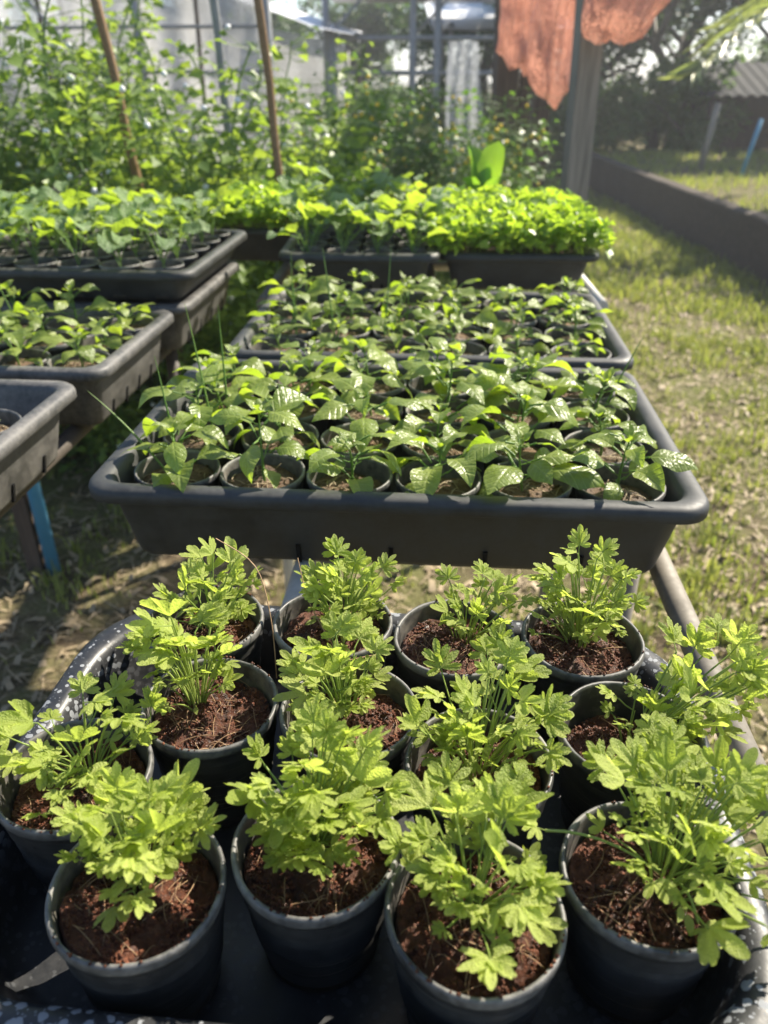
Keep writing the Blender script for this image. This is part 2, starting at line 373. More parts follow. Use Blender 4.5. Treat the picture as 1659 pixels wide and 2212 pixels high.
def soil_set(seed, fine, level):
    """returns meshes: soil surface, crumbs, fibres; level = mean height of the surface in the pot"""
    r_ = random.Random(seed); rings, seg = (34, 80) if fine else (10, 26)
    rad = PR - .0042 - (PH - level) * .115
    tilt = (r_.uniform(-.09, .09), r_.uniform(-.09, .09))
    def hgt(x, y):
        z = .0045 * noise.noise((x * 45 + seed, y * 45, 1.3)) + .0075 * max(0, 1 - math.hypot(x, y) / .03) ** 1.5 * .6 + tilt[0] * x + tilt[1] * y
        if fine:
            z += .0034 * noise.noise((x * 210, y * 210, seed * 1.7)) + .0032 * abs(noise.noise((x * 620, y * 620, seed)))
        return level + z
    V = [(0, 0, hgt(0, 0))]; F = []
    for i in range(1, rings + 1):
        rr = rad * i / rings
        for k in range(seg):
            a = 2 * math.pi * k / seg; x, y = rr * math.cos(a), rr * math.sin(a); V.append((x, y, hgt(x, y) - (.003 if i == rings else 0)))
    for k in range(seg): F.append((0, 1 + k, 1 + (k + 1) % seg))
    for i in range(rings - 1):
        for k in range(seg):
            a, b = 1 + i * seg, 1 + (i + 1) * seg; k2 = (k + 1) % seg; F.append((a + k, b + k, b + k2, a + k2))
    sm = mesh('soil', V, F, ['coir' if fine else 'mulch'])
    cb = MB()
    shapes = [ico(1, s) for s in range(5)]
    for i in range(1700 if fine else 60):
        a, q = r_.uniform(0, 6.283), math.sqrt(r_.random()) * (rad - .002); x, y = q * math.cos(a), q * math.sin(a)
        if fine and noise.noise((x * 70 + seed, y * 70, 5)) < -.12: continue
        s = r_.uniform(.0004, .0014) * (1.4 if r_.random() < .08 else 1) * (1 if fine else 1.3)
        Vv, Ff = shapes[i % 5]; M = Matrix.Rotation(r_.uniform(0, 6), 3, 'Z'); c = Vector((x, y, hgt(x, y) + s * .5))
        cb.add([c + M @ v * s for v in Vv], Ff)
    if fine:                                                             # crumbs left lying on the rim
        for i in range(26):
            a = r_.gauss(r_.choice((1.2, 4.4, 5.6)), .35); s = r_.uniform(.0004, .0013); Vv, Ff = shapes[i % 5]
            c = Vector(((PR - .0018) * math.cos(a), (PR - .0018) * math.sin(a), .0902 + s * .5)); cb.add([c + v * s for v in Vv], Ff)
    fb = MB()
    for i in range(75 if fine else 30):
        a, q = r_.uniform(0, 6.283), math.sqrt(r_.random()) * (rad - .004); x, y = q * math.cos(a), q * math.sin(a)
        L = r_.uniform(.006, .026); d = r_.uniform(0, 6.283); x2, y2 = x + L * math.cos(d), y + L * math.sin(d)
        if math.hypot(x2, y2) > rad: continue
        p = curve((x, y, hgt(x, y) + .0005), (x2, y2, hgt(x2, y2) + r_.uniform(.0, .004)), (r_.uniform(-.004, .004), r_.uniform(-.004, .004), r_.uniform(.001, .006)), 6)
        fb.tube(p, r_.uniform(.00012, .0003) if fine else r_.uniform(.0003, .0008), 3, False)
    return sm, cb.mesh('crumbs', ['crumb' if fine else 'mulch'], fine), fb.mesh('fibres', ['fibre' if fine else 'straw']), hgt
SOIL_LOW = [soil_set(40 + i, False, .074) for i in range(4)]

# ------------------------------------------------------------------ leaves
TB = [-1, -.84, -.66, -.48, -.31, -.105, .105, .31, .48, .66, .84, 1]        # notches of the toothed outline
TN = [.24, .68, .80, .80, .42, .93, .93, .42, .80, .80, .68, .24]              # how far out each notch lies
def celery_leaflet(b, base, ang, size, r_, tilt=0., roll=0., simple=False):
    """fan-shaped three-lobed toothed blade; base point, direction and size"""
    half = R(66 if not simple else 76); rings = (.32, .64, 1.0); ph = r_.uniform(0, 6); asym = r_.uniform(-.10, .10)
    deep = r_.uniform(.75, 1.1); nt = [v * r_.uniform(.93, 1.05) * (deep if v < .5 else 1) for v in TN]
    M = Matrix.Translation(base) @ Matrix.Rotation(ang, 4, 'Z') @ Matrix.Rotation(-tilt, 4, 'Y') @ Matrix.Rotation(roll, 4, 'X')
    col = []
    for k in range(11):
        pk = r_.uniform(.09, .16)
        for q in range(4):
            u = q / 4; col.append((TB[k] + (TB[k + 1] - TB[k]) * u, nt[k] + (nt[k + 1] - nt[k]) * u + pk * math.sin(math.pi * u) ** .55))
    col.append((1, nt[11])); NA = len(col)
    V = [M @ Vector((0, 0, 0))]; F = []; curl = r_.uniform(-.02, .24); cup = r_.uniform(-.1, .3)
    for fr in rings:
        for s, ro in col:
            th = s * half + asym * (1 - s * s)
            sm = 1 - .3 * abs(s) ** 1.5
            r = size * ((1 - fr) * sm + fr * ro)
            x, y = r * fr * math.cos(th), r * fr * math.sin(th)
            z = size * (-.07 * fr * math.cos(s * 3 * math.pi) - curl * fr * fr + cup * fr * abs(s) + .05 * math.sin(ph + 6 * s) * fr * fr)
            V.append(M @ Vector((x, y, z)))
    for i in range(NA - 1): F.append((0, 1 + i, 2 + i))
    for j in range(len(rings) - 1):
        for i in range(NA - 1):
            a, c = 1 + j * NA, 1 + (j + 1) * NA; F.append((a + i, c + i, c + i + 1, a + i + 1))
    b.add(V, F, 0)
def celery_leaf(seed):
    r_ = random.Random(seed); b = MB(); kind = seed % 7
    if kind in (2, 5):                                                    # one broad blade
        b.tube([(-.02, 0, 0), (.12, 0, .0)], .017, 4, False, 1)
        celery_leaflet(b, (.10, 0, 0), 0, .86, r_, .05, 0, True)
    else:                                                                 # three leaflets
        lo = r_.uniform(.26, .36); tl = lo + r_.uniform(.1, .2)
        b.tube([(-.02, 0, 0), (lo, 0, .02), (tl, 0, .03)], [.020, .016, .012], 4, False, 1)
        celery_leaflet(b, (tl, 0, .03), r_.uniform(-.1, .1), 1.02 - tl, r_, r_.uniform(-.15, .25))
        for s in (-1, 1):
            celery_leaflet(b, (lo, 0, .02), s * r_.uniform(.8, 1.2), r_.uniform(.48, .62), r_, r_.uniform(-.05, .35), s * r_.uniform(-.3, .3))
    return b.mesh('leaf', ['celery', 'celery_stem'])
CEL = [celery_leaf(i) for i in range(14)]
def oval_leaf(name, w, mat, stemmat, bend=.3, fold=.15, stalk=.25):
    b = MB(); b.tube([(0, 0, 0), (stalk, 0, .02)], [.016, .012], 4, False, 1); V = []; F = []; n = 7
    for i in range(n):
        t = i / (n - 1); ww = w * math.sin(math.pi * min(max(t, .02), .985)) ** .7
        for s in (-1, 0, 1): V.append((stalk + (1 - stalk) * t, s * ww, .02 + fold * abs(s) * ww - bend * t * t))
    for i in range(n - 1):
        for k in (0, 1): F.append((i * 3 + k, (i + 1) * 3 + k, (i + 1) * 3 + k + 1, i * 3 + k + 1))
    b.add(V, F, 0); return b.mesh(name, [mat, stemmat])
COTY = oval_leaf('seed_leaf', .2, 'celery', 'celery_stem')

def blade_mesh(name, seed, ratio, peak, bend, fold, wave, mat, stem, stalk, n=9, tipk=1.0):
    """simple leaf, 1 unit blade: ratio = width / length, peak = place of widest point"""
    r_ = random.Random(seed); b = MB(); V = []; F = []
    twist = r_.uniform(-.5, .5); ph = r_.uniform(0, 6); side = r_.uniform(-.08, .08)
    p = Vector((0, 0, 0)); ang = r_.uniform(.1, .45); L = 1.0
    if stalk > 0:
        q = [(-stalk * math.cos(ang) * t, 0, -stalk * math.sin(ang) * t * 1.3) for t in (1, .5, 0)]; b.tube(q, [.03 * ratio + .008] * 3, 4, False, 1)
    for i in range(n):
        t = i / (n - 1)
        a = math.log(.5) / math.log(peak); u = t ** a
        w = ratio / 2 * max(math.sin(math.pi * u), 0) ** (.85 if t < peak else tipk)
        th = ang - bend * t - .25 * bend * t * t
        if i: p = p + Vector((math.cos(th), side * t, math.sin(th))) * (L / (n - 1))
        nx = Vector((-math.sin(th), 0, math.cos(th)))
        for s in (-1, -.5, 0, .5, 1):
            tw = twist * t * s * w
            z = fold * abs(s) ** 1.3 * w + wave * math.sin(ph + 9 * t + (1.5 if s > 0 else 0)) * abs(s) * w * 1.5 + tw
            V.append(p + Vector((0, s * w * (1 - .12 * fold), 0)) + nx * z)
    for i in range(n - 1):
        for k in range(4): F.append((i * 5 + k, (i + 1) * 5 + k, (i + 1) * 5 + k + 1, i * 5 + k + 1))
    b.add(V, F, 0); return b.mesh(name, [mat, stem])
CHI = [blade_mesh('leaf', 100 + i, .50 + .04 * (i % 4), .40, .75 + .25 * (i % 3), (-.30, .22, -.15, .38)[i % 4], .12, 'chili', 'chili_stem', .28, 10, 1.05) for i in range(8)]
CAB = [blade_mesh('leaf', 200 + i, .66 + .07 * (i % 3), .47, .35 + .2 * (i % 3), .3, .16, 'cabbage', 'cabbage', .5, 8, .6) for i in range(6)]
LET = [blade_mesh('leaf', 300 + i, .5 + .08 * i, .6, .25, .5, .1, 'lettuce', 'lettuce', .2, 9, .55) for i in range(3)]

def place(o, p, d, roll, size):
    """x axis of the leaf along d, its face turned up as far as possible, then rolled"""
    d = Vector(d).normalized(); z = Vector((0, 0, 1)) - d * d.z
    if z.length < .05: z = Vector((1, 0, 0)) - d * d.x
    z.normalize(); y = z.cross(d)
    M = Matrix((d, y, z)).transposed() @ Matrix.Rotation(roll, 3, 'X')
    o.location = p; o.rotation_euler = M.to_euler(); o.scale = (size, size, size)

def celery_plant(parent, seed, soil_h, n=30, height=.075, spread=.042, lean=(0, 0), off=(0, 0), base=.012, leaf=(0.0179, 0.0292), splay=0):
    r_ = random.Random(seed); st = MB()
    for i in range(n):
        a = r_.uniform(0, 6.283); q = math.sqrt((i + .5) / n)
        bx = off[0] + base * q * math.cos(a) * r_.uniform(.3, 1); by = off[1] + base * q * math.sin(a) * r_.uniform(.3, 1)
        f = (.30 + .74 * r_.random() ** .75) * (1 - .42 * q ** 3)
        h = height * max(f, .2); rr = spread * (.15 + .85 * q) * r_.uniform(.45, 1.0)
        tx = bx + rr * math.cos(a) + lean[0] * h; ty = by + rr * math.sin(a) + lean[1] * h
        z0 = soil_h(bx, by) - .003; tip = Vector((tx, ty, z0 + h))
        b0 = Vector((bx, by, z0)); bend = Vector((-(tx - bx) * .22, -(ty - by) * .22, .004))
        pts = curve(b0, tip, bend, 6); r0 = r_.uniform(.00055, .0009)
        st.tube(pts, [r0 * 1.15, r0 * 1.05, r0, r0 * .9, r0 * .85, r0 * .75], 5, False)
        tan = (pts[-1] - pts[-2]).normalized()
        out = Vector((math.cos(a) * .9 + lean[0] * .4, math.sin(a) * .9 + lean[1] * .4, 0)); 
        d = tan * .25 + out * r_.uniform(.4, 1.0) + Vector((r_.uniform(-.5, .5), r_.uniform(-.5, .5), r_.uniform(-.05, .95)))
        small = .62 if f < .45 else 1.0
        place(ob('leaf', CEL[r_.randrange(len(CEL))], parent), tip, d, r_.uniform(-.45, .45), r_.uniform(*leaf) * small)
        if r_.random() < .75 and h > .025:                                # a side leaf lower on the same stalk
            k = r_.choice((2, 3)); aa = a + r_.choice((-1, 1)) * r_.uniform(.5, 1.5); q2 = pts[k] + Vector((math.cos(aa), math.sin(aa), .8)) * r_.uniform(.006, .014)
            st.tube([pts[k], (pts[k] + q2) / 2 + Vector((0, 0, -.001)), q2], .00055, 4, False)
            place(ob('leaf', CEL[r_.randrange(len(CEL))], parent), q2, Vector((math.cos(aa), math.sin(aa), r_.uniform(.1, .8))), r_.uniform(-.5, .5), leaf[0] * r_.uniform(.55, 1.0))
    for i in range(n // 2):                                              # pale seed stalks and round seed leaves at the foot
        a = r_.uniform(0, 6.283); bx = off[0] + base * 1.1 * r_.random() * math.cos(a); by = off[1] + base * 1.1 * r_.random() * math.sin(a)
        z0 = soil_h(bx, by) - .002; h = r_.uniform(.010, .026); tip = Vector((bx + math.cos(a) * h * .6 + lean[0] * h, by + math.sin(a) * h * .6 + lean[1] * h, z0 + h))
        st.tube(curve((bx, by, z0), tip, (0, 0, .002), 4), .00045, 4, False)
        if i % 2 == 0: place(ob('seed_leaf', COTY, parent), tip, (math.cos(a), math.sin(a), r_.uniform(-.4, .5)), r_.uniform(-.5, .5), r_.uniform(.009, .014))
    for i in range(splay):                                               # runners that fall over the rim
        a, L, zt, sz = SPLAY[seed][i]
        p = curve((off[0], off[1], soil_h(*off)), (off[0] + L * math.cos(a), off[1] + L * math.sin(a), soil_h(*off) + zt), (0, 0, .02), 8)
        st.tube(p, .0008, 5, False); place(ob('leaf', CEL[i % 14], parent), p[-1], (math.cos(a), math.sin(a), .35), 0, sz)
    ob('stems', st.mesh('stems', ['celery_stem']), parent)

def pepper_plant(parent, seed, z0, n=9, height=.06, size=(.05, .07), sparse=False):
    r_ = random.Random(seed); st = MB(); top = Vector((r_.uniform(-.012, .012), r_.uniform(-.012, .012), z0 + height))
    pts = curve((r_.uniform(-.006, .006), r_.uniform(-.006, .006), z0 - .003), top, (r_.uniform(-.006, .006), r_.uniform(-.006, .006), 0), 8)
    st.tube(pts, [.0018, .0017, .0016, .0015, .0014, .0012, .001, .0009], 6, False)
    a = r_.uniform(0, 6.283)
    for i in range(n):
        a += 2.4 + r_.uniform(-.35, .35); f = .22 + .72 * (i + .5) / n; k = f * 7; j = int(k); p = pts[j].lerp(pts[min(j + 1, 7)], k - j)
        L = r_.uniform(*size) * (1.0 - .30 * f ** 3) * (.7 if i < 2 else 1)
        pet = r_.uniform(.009, .019); up = r_.uniform(.15, .9) * (.5 + f * .5)
        d = Vector((math.cos(a), math.sin(a), up)).normalized(); e = p + d * pet
        st.tube([p, p.lerp(e, .5) + Vector((0, 0, -.001)), e], [.0008, .0007, .0006], 4, False)
        place(ob('leaf', CHI[r_.randrange(8)], parent), e + d * L * .22, Vector((math.cos(a), math.sin(a), r_.uniform(-.25, .28))), r_.uniform(-.45, .45), L)
    for i in range(5):
        a += 2.4; d = Vector((math.cos(a), math.sin(a), r_.uniform(.3, 1.3)))
        place(ob('leaf', CHI[r_.randrange(8)], parent), top + Vector((0, 0, -.001 * i)) + d.normalized() * .004, d, r_.uniform(-.3, .3), r_.uniform(.012, .022))
    ob('stem', st.mesh('stem', ['chili_stem']), parent)

ORD = ['first', 'second', 'third', 'fourth', 'fifth', 'sixth', 'seventh', 'eighth']
def potted(name, label, cat, loc, group, seed, fine=True, level=None):
    t = thing(name, label, cat, loc, random.Random(seed).uniform(0, 6.28) if not fine else 0, group)
    if fine:
        ob('pot', POT_FINE[seed % 3], t, rot=(0, 0, seed * 1.3))
        sm, cm, fm, h = soil_set(seed, True, level)
    else:
        ob('pot', POT_LOW[seed % 2], t); sm, cm, fm, h = SOIL_LOW[seed % 4]
    s = ob('soil', sm, t); ob('crumbs', cm, s, kind='stuff'); ob('fibres', fm, s, kind='stuff')
    return t, h

# ------------------------------------------------------------------ ground
g = ob('ground', mesh('ground', [(x, y, 0) for y in (-60, 260) for x in (-160, 160)], [(0, 1, 3, 2)], ['ground'], False)); g['kind'] = 'structure'

def blades(n, xr, yr, hr, keep, wid=.0028, lean=.6, flat=False):
    """n tapered blades: returns V, F(quads + tip as quad strips), tint"""
    x = nr.uniform(*xr, n); y = nr.uniform(*yr, n); k = keep(x, y); x, y = x[k], y[k]; n = len(x)
    h = nr.uniform(*hr, n); a = nr.uniform(0, 6.283, n); w = wid * nr.uniform(.6, 1.4, n)
    if flat:
        z0 = nr.uniform(.002, .02, n); dz = nr.uniform(-.004, .01, n)
        dx, dy = np.cos(a) * h, np.sin(a) * h; px, py = -np.sin(a) * w, np.cos(a) * w
        b = nr.uniform(-.15, .15, n)
        mid = np.stack([x + dx * .5 - dy * b, y + dy * .5 + dx * b, z0 + dz], 1)
        P0 = np.stack([x, y, z0 * .4], 1); P2 = np.stack([x + dx, y + dy, z0 * .6], 1)
    else:
        le = nr.uniform(.1, 1, n) * lean
        P0 = np.stack([x, y, np.zeros(n)], 1); px, py = -np.sin(a) * w, np.cos(a) * w
        mid = P0 + np.stack([np.cos(a) * h * le * .35, np.sin(a) * h * le * .35, h * .6], 1)
        P2 = P0 + np.stack([np.cos(a) * h * le, np.sin(a) * h * le, h * (1 - .3 * le)], 1)
    sd = np.stack([px, py, np.zeros(n)], 1)
    V = np.stack([P0 - sd, P0 + sd, mid - sd * .8, mid + sd * .8, P2 - sd * .1, P2 + sd * .1], 1).reshape(-1, 3)
    i = np.arange(n)[:, None] * 6
    F = np.concatenate([i + np.array([[0, 1, 3, 2]]), i + np.array([[2, 3, 5, 4]])], 0)
    return V, F, np.concatenate([nr.random(n)] * 2)
def patch(x, y, s, seed): return np.array([noise.noise((float(a) * s, float(b) * s, seed)) for a, b in zip(x, y)])
def lawn(x, y):
    p = patch(x, y, 1.6, 3.0) + .55 * patch(x, y, 5.0, 8.0)
    side = np.where(x > .25, .05, -.33) + np.clip((y - 2.2) * .08, 0, .3)
    return (p + side > nr.uniform(-.35, .45, len(x))) & ((x < 2.72) | (y > 12))
V1, F1, T1 = blades(52000, (-1.9, 2.75), (.3, 5.0), (.014, .05), lawn)
def tufts(n, xr, yr, hr, per, wid):
    x = nr.uniform(*xr, n); y = nr.uniform(*yr, n); k = lawn(x, y); x, y = x[k], y[k]
    X = np.repeat(x, per) + nr.normal(0, .022, len(x) * per); Y = np.repeat(y, per) + nr.normal(0, .022, len(x) * per)
    V, F, T = blades(len(X), (0, 1), (0, 1), hr, lambda a, b: np.ones(len(a), bool), wid, .9)
    # blades() scattered them over a unit square: carry each one to its own tuft
    n_ = len(X); root = V.reshape(-1, 6, 3)[:, :2].mean(1); V = V.reshape(-1, 6, 3)
    V[:, :, 0] += (X - root[:, 0])[:, None]; V[:, :, 1] += (Y - root[:, 1])[:, None]
    return V.reshape(-1, 3), F, T
V5, F5, T5 = tufts(2600, (-1.5, 2.7), (.5, 7.0), (.03, .085), 14, .0032)
V2, F2, T2 = blades(26000, (-1.0, 2.8), (4.6, 12), (.03, .09), lawn, .006)
go = ob('grass', mesh('grass', np.concatenate([V1, V2, V5]), np.concatenate([F1, F2 + len(V1), F5 + len(V1) + len(V2)]), ['grass'], True, tint=np.concatenate([T1, T2, T5])), kind='stuff')
tag(go, 'patchy short green grass growing on the dry ground', 'grass', kind='stuff')
V3, F3, _ = blades(17000, (-2.2, 2.75), (.3, 5.5), (.02, .10), lambda x, y: np.ones(len(x), bool), .0022, flat=True)
V4, F4, _ = blades(6000, (-2.2, 2.75), (.3, 5.5), (.02, .06), lambda x, y: np.ones(len(x), bool), .008, flat=True)
so = ob('straw_litter', mesh('straw_litter', np.concatenate([V3, V4]), np.concatenate([F3, F4 + len(V3)]), ['straw'], True), kind='stuff')
tag(so, 'dry straw and dead leaf litter strewn over the ground', 'straw', kind='stuff')

# ------------------------------------------------------------------ benches
def bench(label, cx, cy, rz, w, y0, y1, top, r, mats, legs, mids=(0,), cross=5):
    t = thing('pipe_bench', label, 'bench', (cx, cy, 0), rz, 'pipe benches under the trays')
    xs = [-w / 2, *mids, w / 2]
    for i, x in enumerate(xs): pipe('rail', (x, y0, top - r), (x, y1, top - r), r, mats[0] if i < len(xs) - 1 else mats[2], t)
    for i in range(cross):
        y = y0 + .06 + (y1 - y0 - .12) * i / (cross - 1); pipe('crossbar', (-w / 2 + r, y, top - r * 1.01), (w / 2 - r, y, top - r * 1.01), r * .8, mats[1], t)
    for y in legs:
        for x in ((-w / 2, w / 2) if y < .3 or top > .85 else (w / 2,)): pipe('leg', (x, y, 0), (x, y, top - 2 * r + .004), r, mats[2], t)
    return t
bench('pipe bench with grey rails under the celery and pepper trays', .125, .9, R(-4), .405, -.85, .62, .84, .0135, ('pvc_white', 'pvc_white', 'pvc_grey'), (-.6, -.04, .55), mids=(), cross=5)
bench('dark pipe bench under the grey trays beside the dirt path', -.70, 1.2, R(-4.5), .44, -1.0, .52, .84, .0135, ('dark_pipe', 'dark_pipe', 'dark_pipe'), (-.95, .40), mids=(0,), cross=5)
bench('higher pipe bench under cabbage and leafy seedling trays', .11, 1.92, R(-2), .72, -.28, .50, .905, .014, ('pvc_grey', 'pvc_white', 'pvc_white'), (-.2, .4), mids=(0,), cross=3)
tag(pipe('blue_pipe_post', (-1.005, 1.955, 0), (-1.005, 1.955, .80), .0195, 'pvc_blue'), 'bright blue pipe post standing in the dirt under the bench', 'post')
b = MB(); b.box((-1.055, 1.965, .41), (.045, .045, .82)); tag(ob('timber_post', b.mesh('timber_post', ['timber_dark'], False)), 'brown timber post beside the blue pipe post', 'post')

# ------------------------------------------------------------------ trays on the benches
def grid_point(c, rz, u, v):
    return c[0] + u * math.cos(rz) - v * math.sin(rz), c[1] + u * math.sin(rz) + v * math.cos(rz)
RZ1 = R(-5.5); c1 = grid_point((0, 0), RZ1, -.053, .364)
tray('glossy black round-cornered tray with white water spots, holding the celery pots', (c1[0], c1[1], .84), RZ1, .492, .368, .066, 'tray_wet', False, rimw=.021, lip=.012, taper=.012, rad=.085)
RZ2 = R(-4.5); c2 = (.022, .893)
tray('dark rectangular tray of pepper plants next to the celery tray', (*c2, .84), RZ2, .648, .43, .105)
c3 = (.08, 1.345)
tray('dark rectangular tray of pepper plants in front of the cabbage seedlings', (*c3, .84), RZ2, .635, .43, .105)
RZL = R(-5); cl1 = (-.756, .844); cl2 = (-.708, 1.264); cl3 = (-.651, 1.684)
tray('grey mostly empty tray holding a lone small pot', (*cl1, .84), RZL, .635, .43, .105, 'tray_grey')
tray('grey tray of pepper plants between empty tray and cabbage seedlings', (*cl2, .84), RZL, .635, .35, .105, 'tray_grey')
tray('dusty grey tray stacked underneath the cabbage seedling tray', (*cl3, .84), RZL, .60, .43, .100, 'tray_grey')
tray('black shallow tray of cabbage seedlings on top of another tray', (*cl3, .943), RZL, .64, .46, .062, 'tray', False)
RZ4 = R(-2); c4 = (-.045, 1.85); c5 = (.295, 1.925)
tray('black tray of cabbage seedlings beside the bright leafy seedling tray', (*c4, .905), RZ4, .335, .46, .095)
c6 = (-.31, 2.15)

# ------------------------------------------------------------------ celery pots
def ang(d): return R(d)
SPLAY = {32: [(R(8), .062, .030, .012), (R(2), .072, .022, .012)], 34: [(R(176), .070, .034, .016), (R(-75), .03, .004, .018), (R(-4), .08, .02, .02)]}
#     seed  x      y      level  plant kwargs                                                                           label
CP = [(11, -.145, .497, .070, dict(n=24, height=.060, spread=0.034, lean=(.05, .1), off=(.004, .012)), 'celery pot in the tray corner next to the pepper tray and the dirt path'),
      (12, -.041, .496, .073, dict(n=44, height=.064, spread=0.029, lean=(.1, .1), off=(.006, .006), leaf=(0.0149, 0.0232)), 'compact bushy celery pot beside white rail, in the row facing the pepper tray'),
      (13, .055, .477, .074, dict(n=21, height=.054, spread=0.029, lean=(.25, .1), off=(.012, .014), leaf=(0.0139, 0.0222)), 'sparse small celery pot in row facing pepper tray, showing much red-brown coir'),
      (14, .155, .476, .074, dict(n=48, height=.070, spread=0.034, lean=(.05, .15), off=(.002, .012), leaf=(0.0149, 0.0232)), 'dense celery pot at the tray corner nearest pepper tray and grass'),
      (21, -.122, .404, .073, dict(n=25, height=.082, spread=0.030, lean=(-.02, .12), off=(-.012, .012), base=.009), 'tall celery on bare thin stems in pot with open coir, touching corner pot'),
      (22, -.024, .396, .072, dict(n=30, height=.062, spread=0.027, lean=(-.15, .15), off=(-.006, .014)), 'celery pot in the middle of the tray between tall-stemmed and wide bushy celery'),
      (23, .061, .351, .071, dict(n=40, height=.060, spread=0.040, lean=(.12, .3), off=(.0, .008), base=.02, leaf=(0.0168, 0.0262)), 'wide bushy celery in a middle pot with matted stalks'),
      (24, .165, .378, .062, dict(n=34, height=.070, spread=0.035, lean=(.75, .15), off=(.014, .01), base=.016), 'celery leaning far out over the tray rim towards the grass'),
      (20, -.195, .342, .072, dict(n=25, height=.064, spread=0.042, lean=(.0, .1), off=(.004, .010), leaf=(0.0199, 0.0302)), 'celery pot at the tray side along the dirt path'),
      (31, -.134, .265, .074, dict(n=37, height=.060, spread=0.030, lean=(.05, .16), off=(-.002, .010), leaf=(0.0189, 0.0292)), 'celery in greyish dirt-streaked pot, dirt-path end of row farthest from pepper tray'),
      (32, -.039, .290, .074, dict(n=52, height=.072, spread=0.037, lean=(.02, .1), off=(-.002, .010), leaf=(0.0179, 0.0282), splay=2), 'full tall celery with thin runner over rim, beside greyish streaked pot'),
      (33, .048, .250, .074, dict(n=37, height=.060, spread=0.039, lean=(.05, .12), off=(.0, .010), leaf=(0.0189, 0.0292)), 'low spreading celery between full tall celery and the one with long runners'),
      (34, .146, .272, .074, dict(n=49, height=.064, spread=0.049, lean=(.25, .15), off=(.012, .004), base=.018, leaf=(0.0168, 0.0262), splay=3), 'sprawling celery with long runners in pot by the tray side along grass')]
for seed, x, y, lv, kw, lab in CP:
    t, h = potted('potted_celery', lab, 'celery plant', (x, y, .8445), 'celery pots in the spotted tray', seed, True, lv)
    celery_plant(t, seed, h, **kw)

for lab, pts in (('long dry brown grass stalk arching up out of the compact celery pot', [(-.083, .455, .91), (-.086, .47, .955), (-.098, .49, .99), (-.128, .50, 1.009)]),
                 ('short dry brown stalk poking up between celery pots beside the white rail', [(-.035, .46, .93), (-.058, .49, .955), (-.068, .51, .985)]),
                 ('dry stalk lying across two celery pot rims in the tray middle', [(-.06, .43, .935), (-.035, .44, .938), (-.005, .452, .936)])):
    b = MB(); q = []
    for k in range(len(pts) - 1):
        p0, p1, p2, p3 = (Vector(pts[max(0, min(len(pts) - 1, k + o))]) for o in (-1, 0, 1, 2))
        for u in (0, .2, .4, .6, .8): q.append(.5 * (2 * p1 + (p2 - p0) * u + (2 * p0 - 5 * p1 + 4 * p2 - p3) * u * u + (3 * p1 - p0 - 3 * p2 + p3) * u ** 3))
    q.append(Vector(pts[-1])); b.tube(q, .00045, 5, False); tag(ob('dry_stalk', b.mesh('dry_stalk', ['fibre'])), lab, 'dry stalk')

# ------------------------------------------------------------------ pepper pots
def pepper_tray(c, rz, cols, rows, pitch, z, lab, group, skip=(), n=9, seed0=0, tame={}, hgt=.055, wide=(.042, .062)):
    k = 0
    for j in range(rows):
        for i in range(cols):
            k += 1
            if (i, j) in skip: continue
            r_ = random.Random(seed0 + k)
            u = (i - (cols - 1) / 2) * pitch[0] + r_.uniform(-.001, .001); v = .008 + (j - (rows - 1) / 2) * pitch[1] + r_.uniform(-.001, .001)
            x, y = grid_point(c, rz, u, v)
            t, _ = potted('potted_pepper', lab(cols - 1 - i, j), 'pepper plant', (x, y, z), group, seed0 + k, False)
            f = tame.get(j, 1) * (.84 if i == cols - 1 else 1) * (.7 if r_.random() < .08 else 1)
            pepper_plant(t, seed0 + k, .074, n + r_.randint(-2, 2), hgt * r_.uniform(.75, 1.25) * f, tuple(q * f for q in wide))
pepper_tray(c2, RZ2, 6, 4, (.0972, .0975), .8445, lambda c, r: 'young pepper plant, %s row from celery tray, %s pot from the grass' % (ORD[r], ORD[c]), 'pepper pots next to the celery', seed0=500, tame={3: .82}, n=10, hgt=.068, wide=(.046, .070))
pepper_tray(c3, RZ2, 6, 4, (.0972, .0975), .8445, lambda c, r: 'pepper plant in tray touching cabbage seedlings, %s row from them, %s from the grass' % (ORD[3 - r], ORD[c]), 'pepper pots before the cabbages', seed0=600, tame={0: .78}, n=8, hgt=.058, wide=(.042, .062))
pepper_tray(cl2, RZL, 6, 3, (.0985, .1), .8445, lambda c, r: 'pepper plant in grey tray, %s row from the lone-pot tray, %s from the aisle' % (ORD[r], ORD[c]), 'pepper pots in the grey tray', seed0=700, n=9, hgt=.06, skip=((0, 0), (0, 1), (0, 2)))
t, _ = potted('potted_seedling', 'lone small pot with tiny sprout in the mostly empty grey tray', 'seedling', (-.507, .90, .8445), None, 801, False)
pepper_plant(t, 801, .074, 4, .02, (.015, .02))

# thin grass shoots growing among the peppers
SH = [((-.235, .80, .925), (-.255, .83, 1.045)), ((-.205, .86, .925), (-.232, .90, 1.085)), ((-.245, .78, .925), (-.325, .80, 1.015)), ((-.195, .90, .925), (-.20, .93, 1.075)),
      ((-.08, 1.25, .925), (-.10, 1.3, 1.075)), ((.0, 1.27, .925), (.012, 1.32, 1.075)), ((-.15, 1.3, .925), (-.155, 1.33, 1.06)), ((.30, .98, .925), (.345, 1.0, 1.02)), ((-.62, 1.3, .925), (-.66, 1.32, 1.04))]
for i, (p, q) in enumerate(SH):
    b = MB(); b.tube(curve(p, q, (rng.uniform(-.006, .006), 0, .006), 8), [.0016, .0015, .0014, .0013, .0011, .0009, .0006, .0002], 4, False)
    tag(ob('grass_shoot', b.mesh('grass_shoot', ['chili_stem'])), 'thin upright grass shoot growing among the pepper plants', 'grass shoot', 'grass shoots among the peppers')

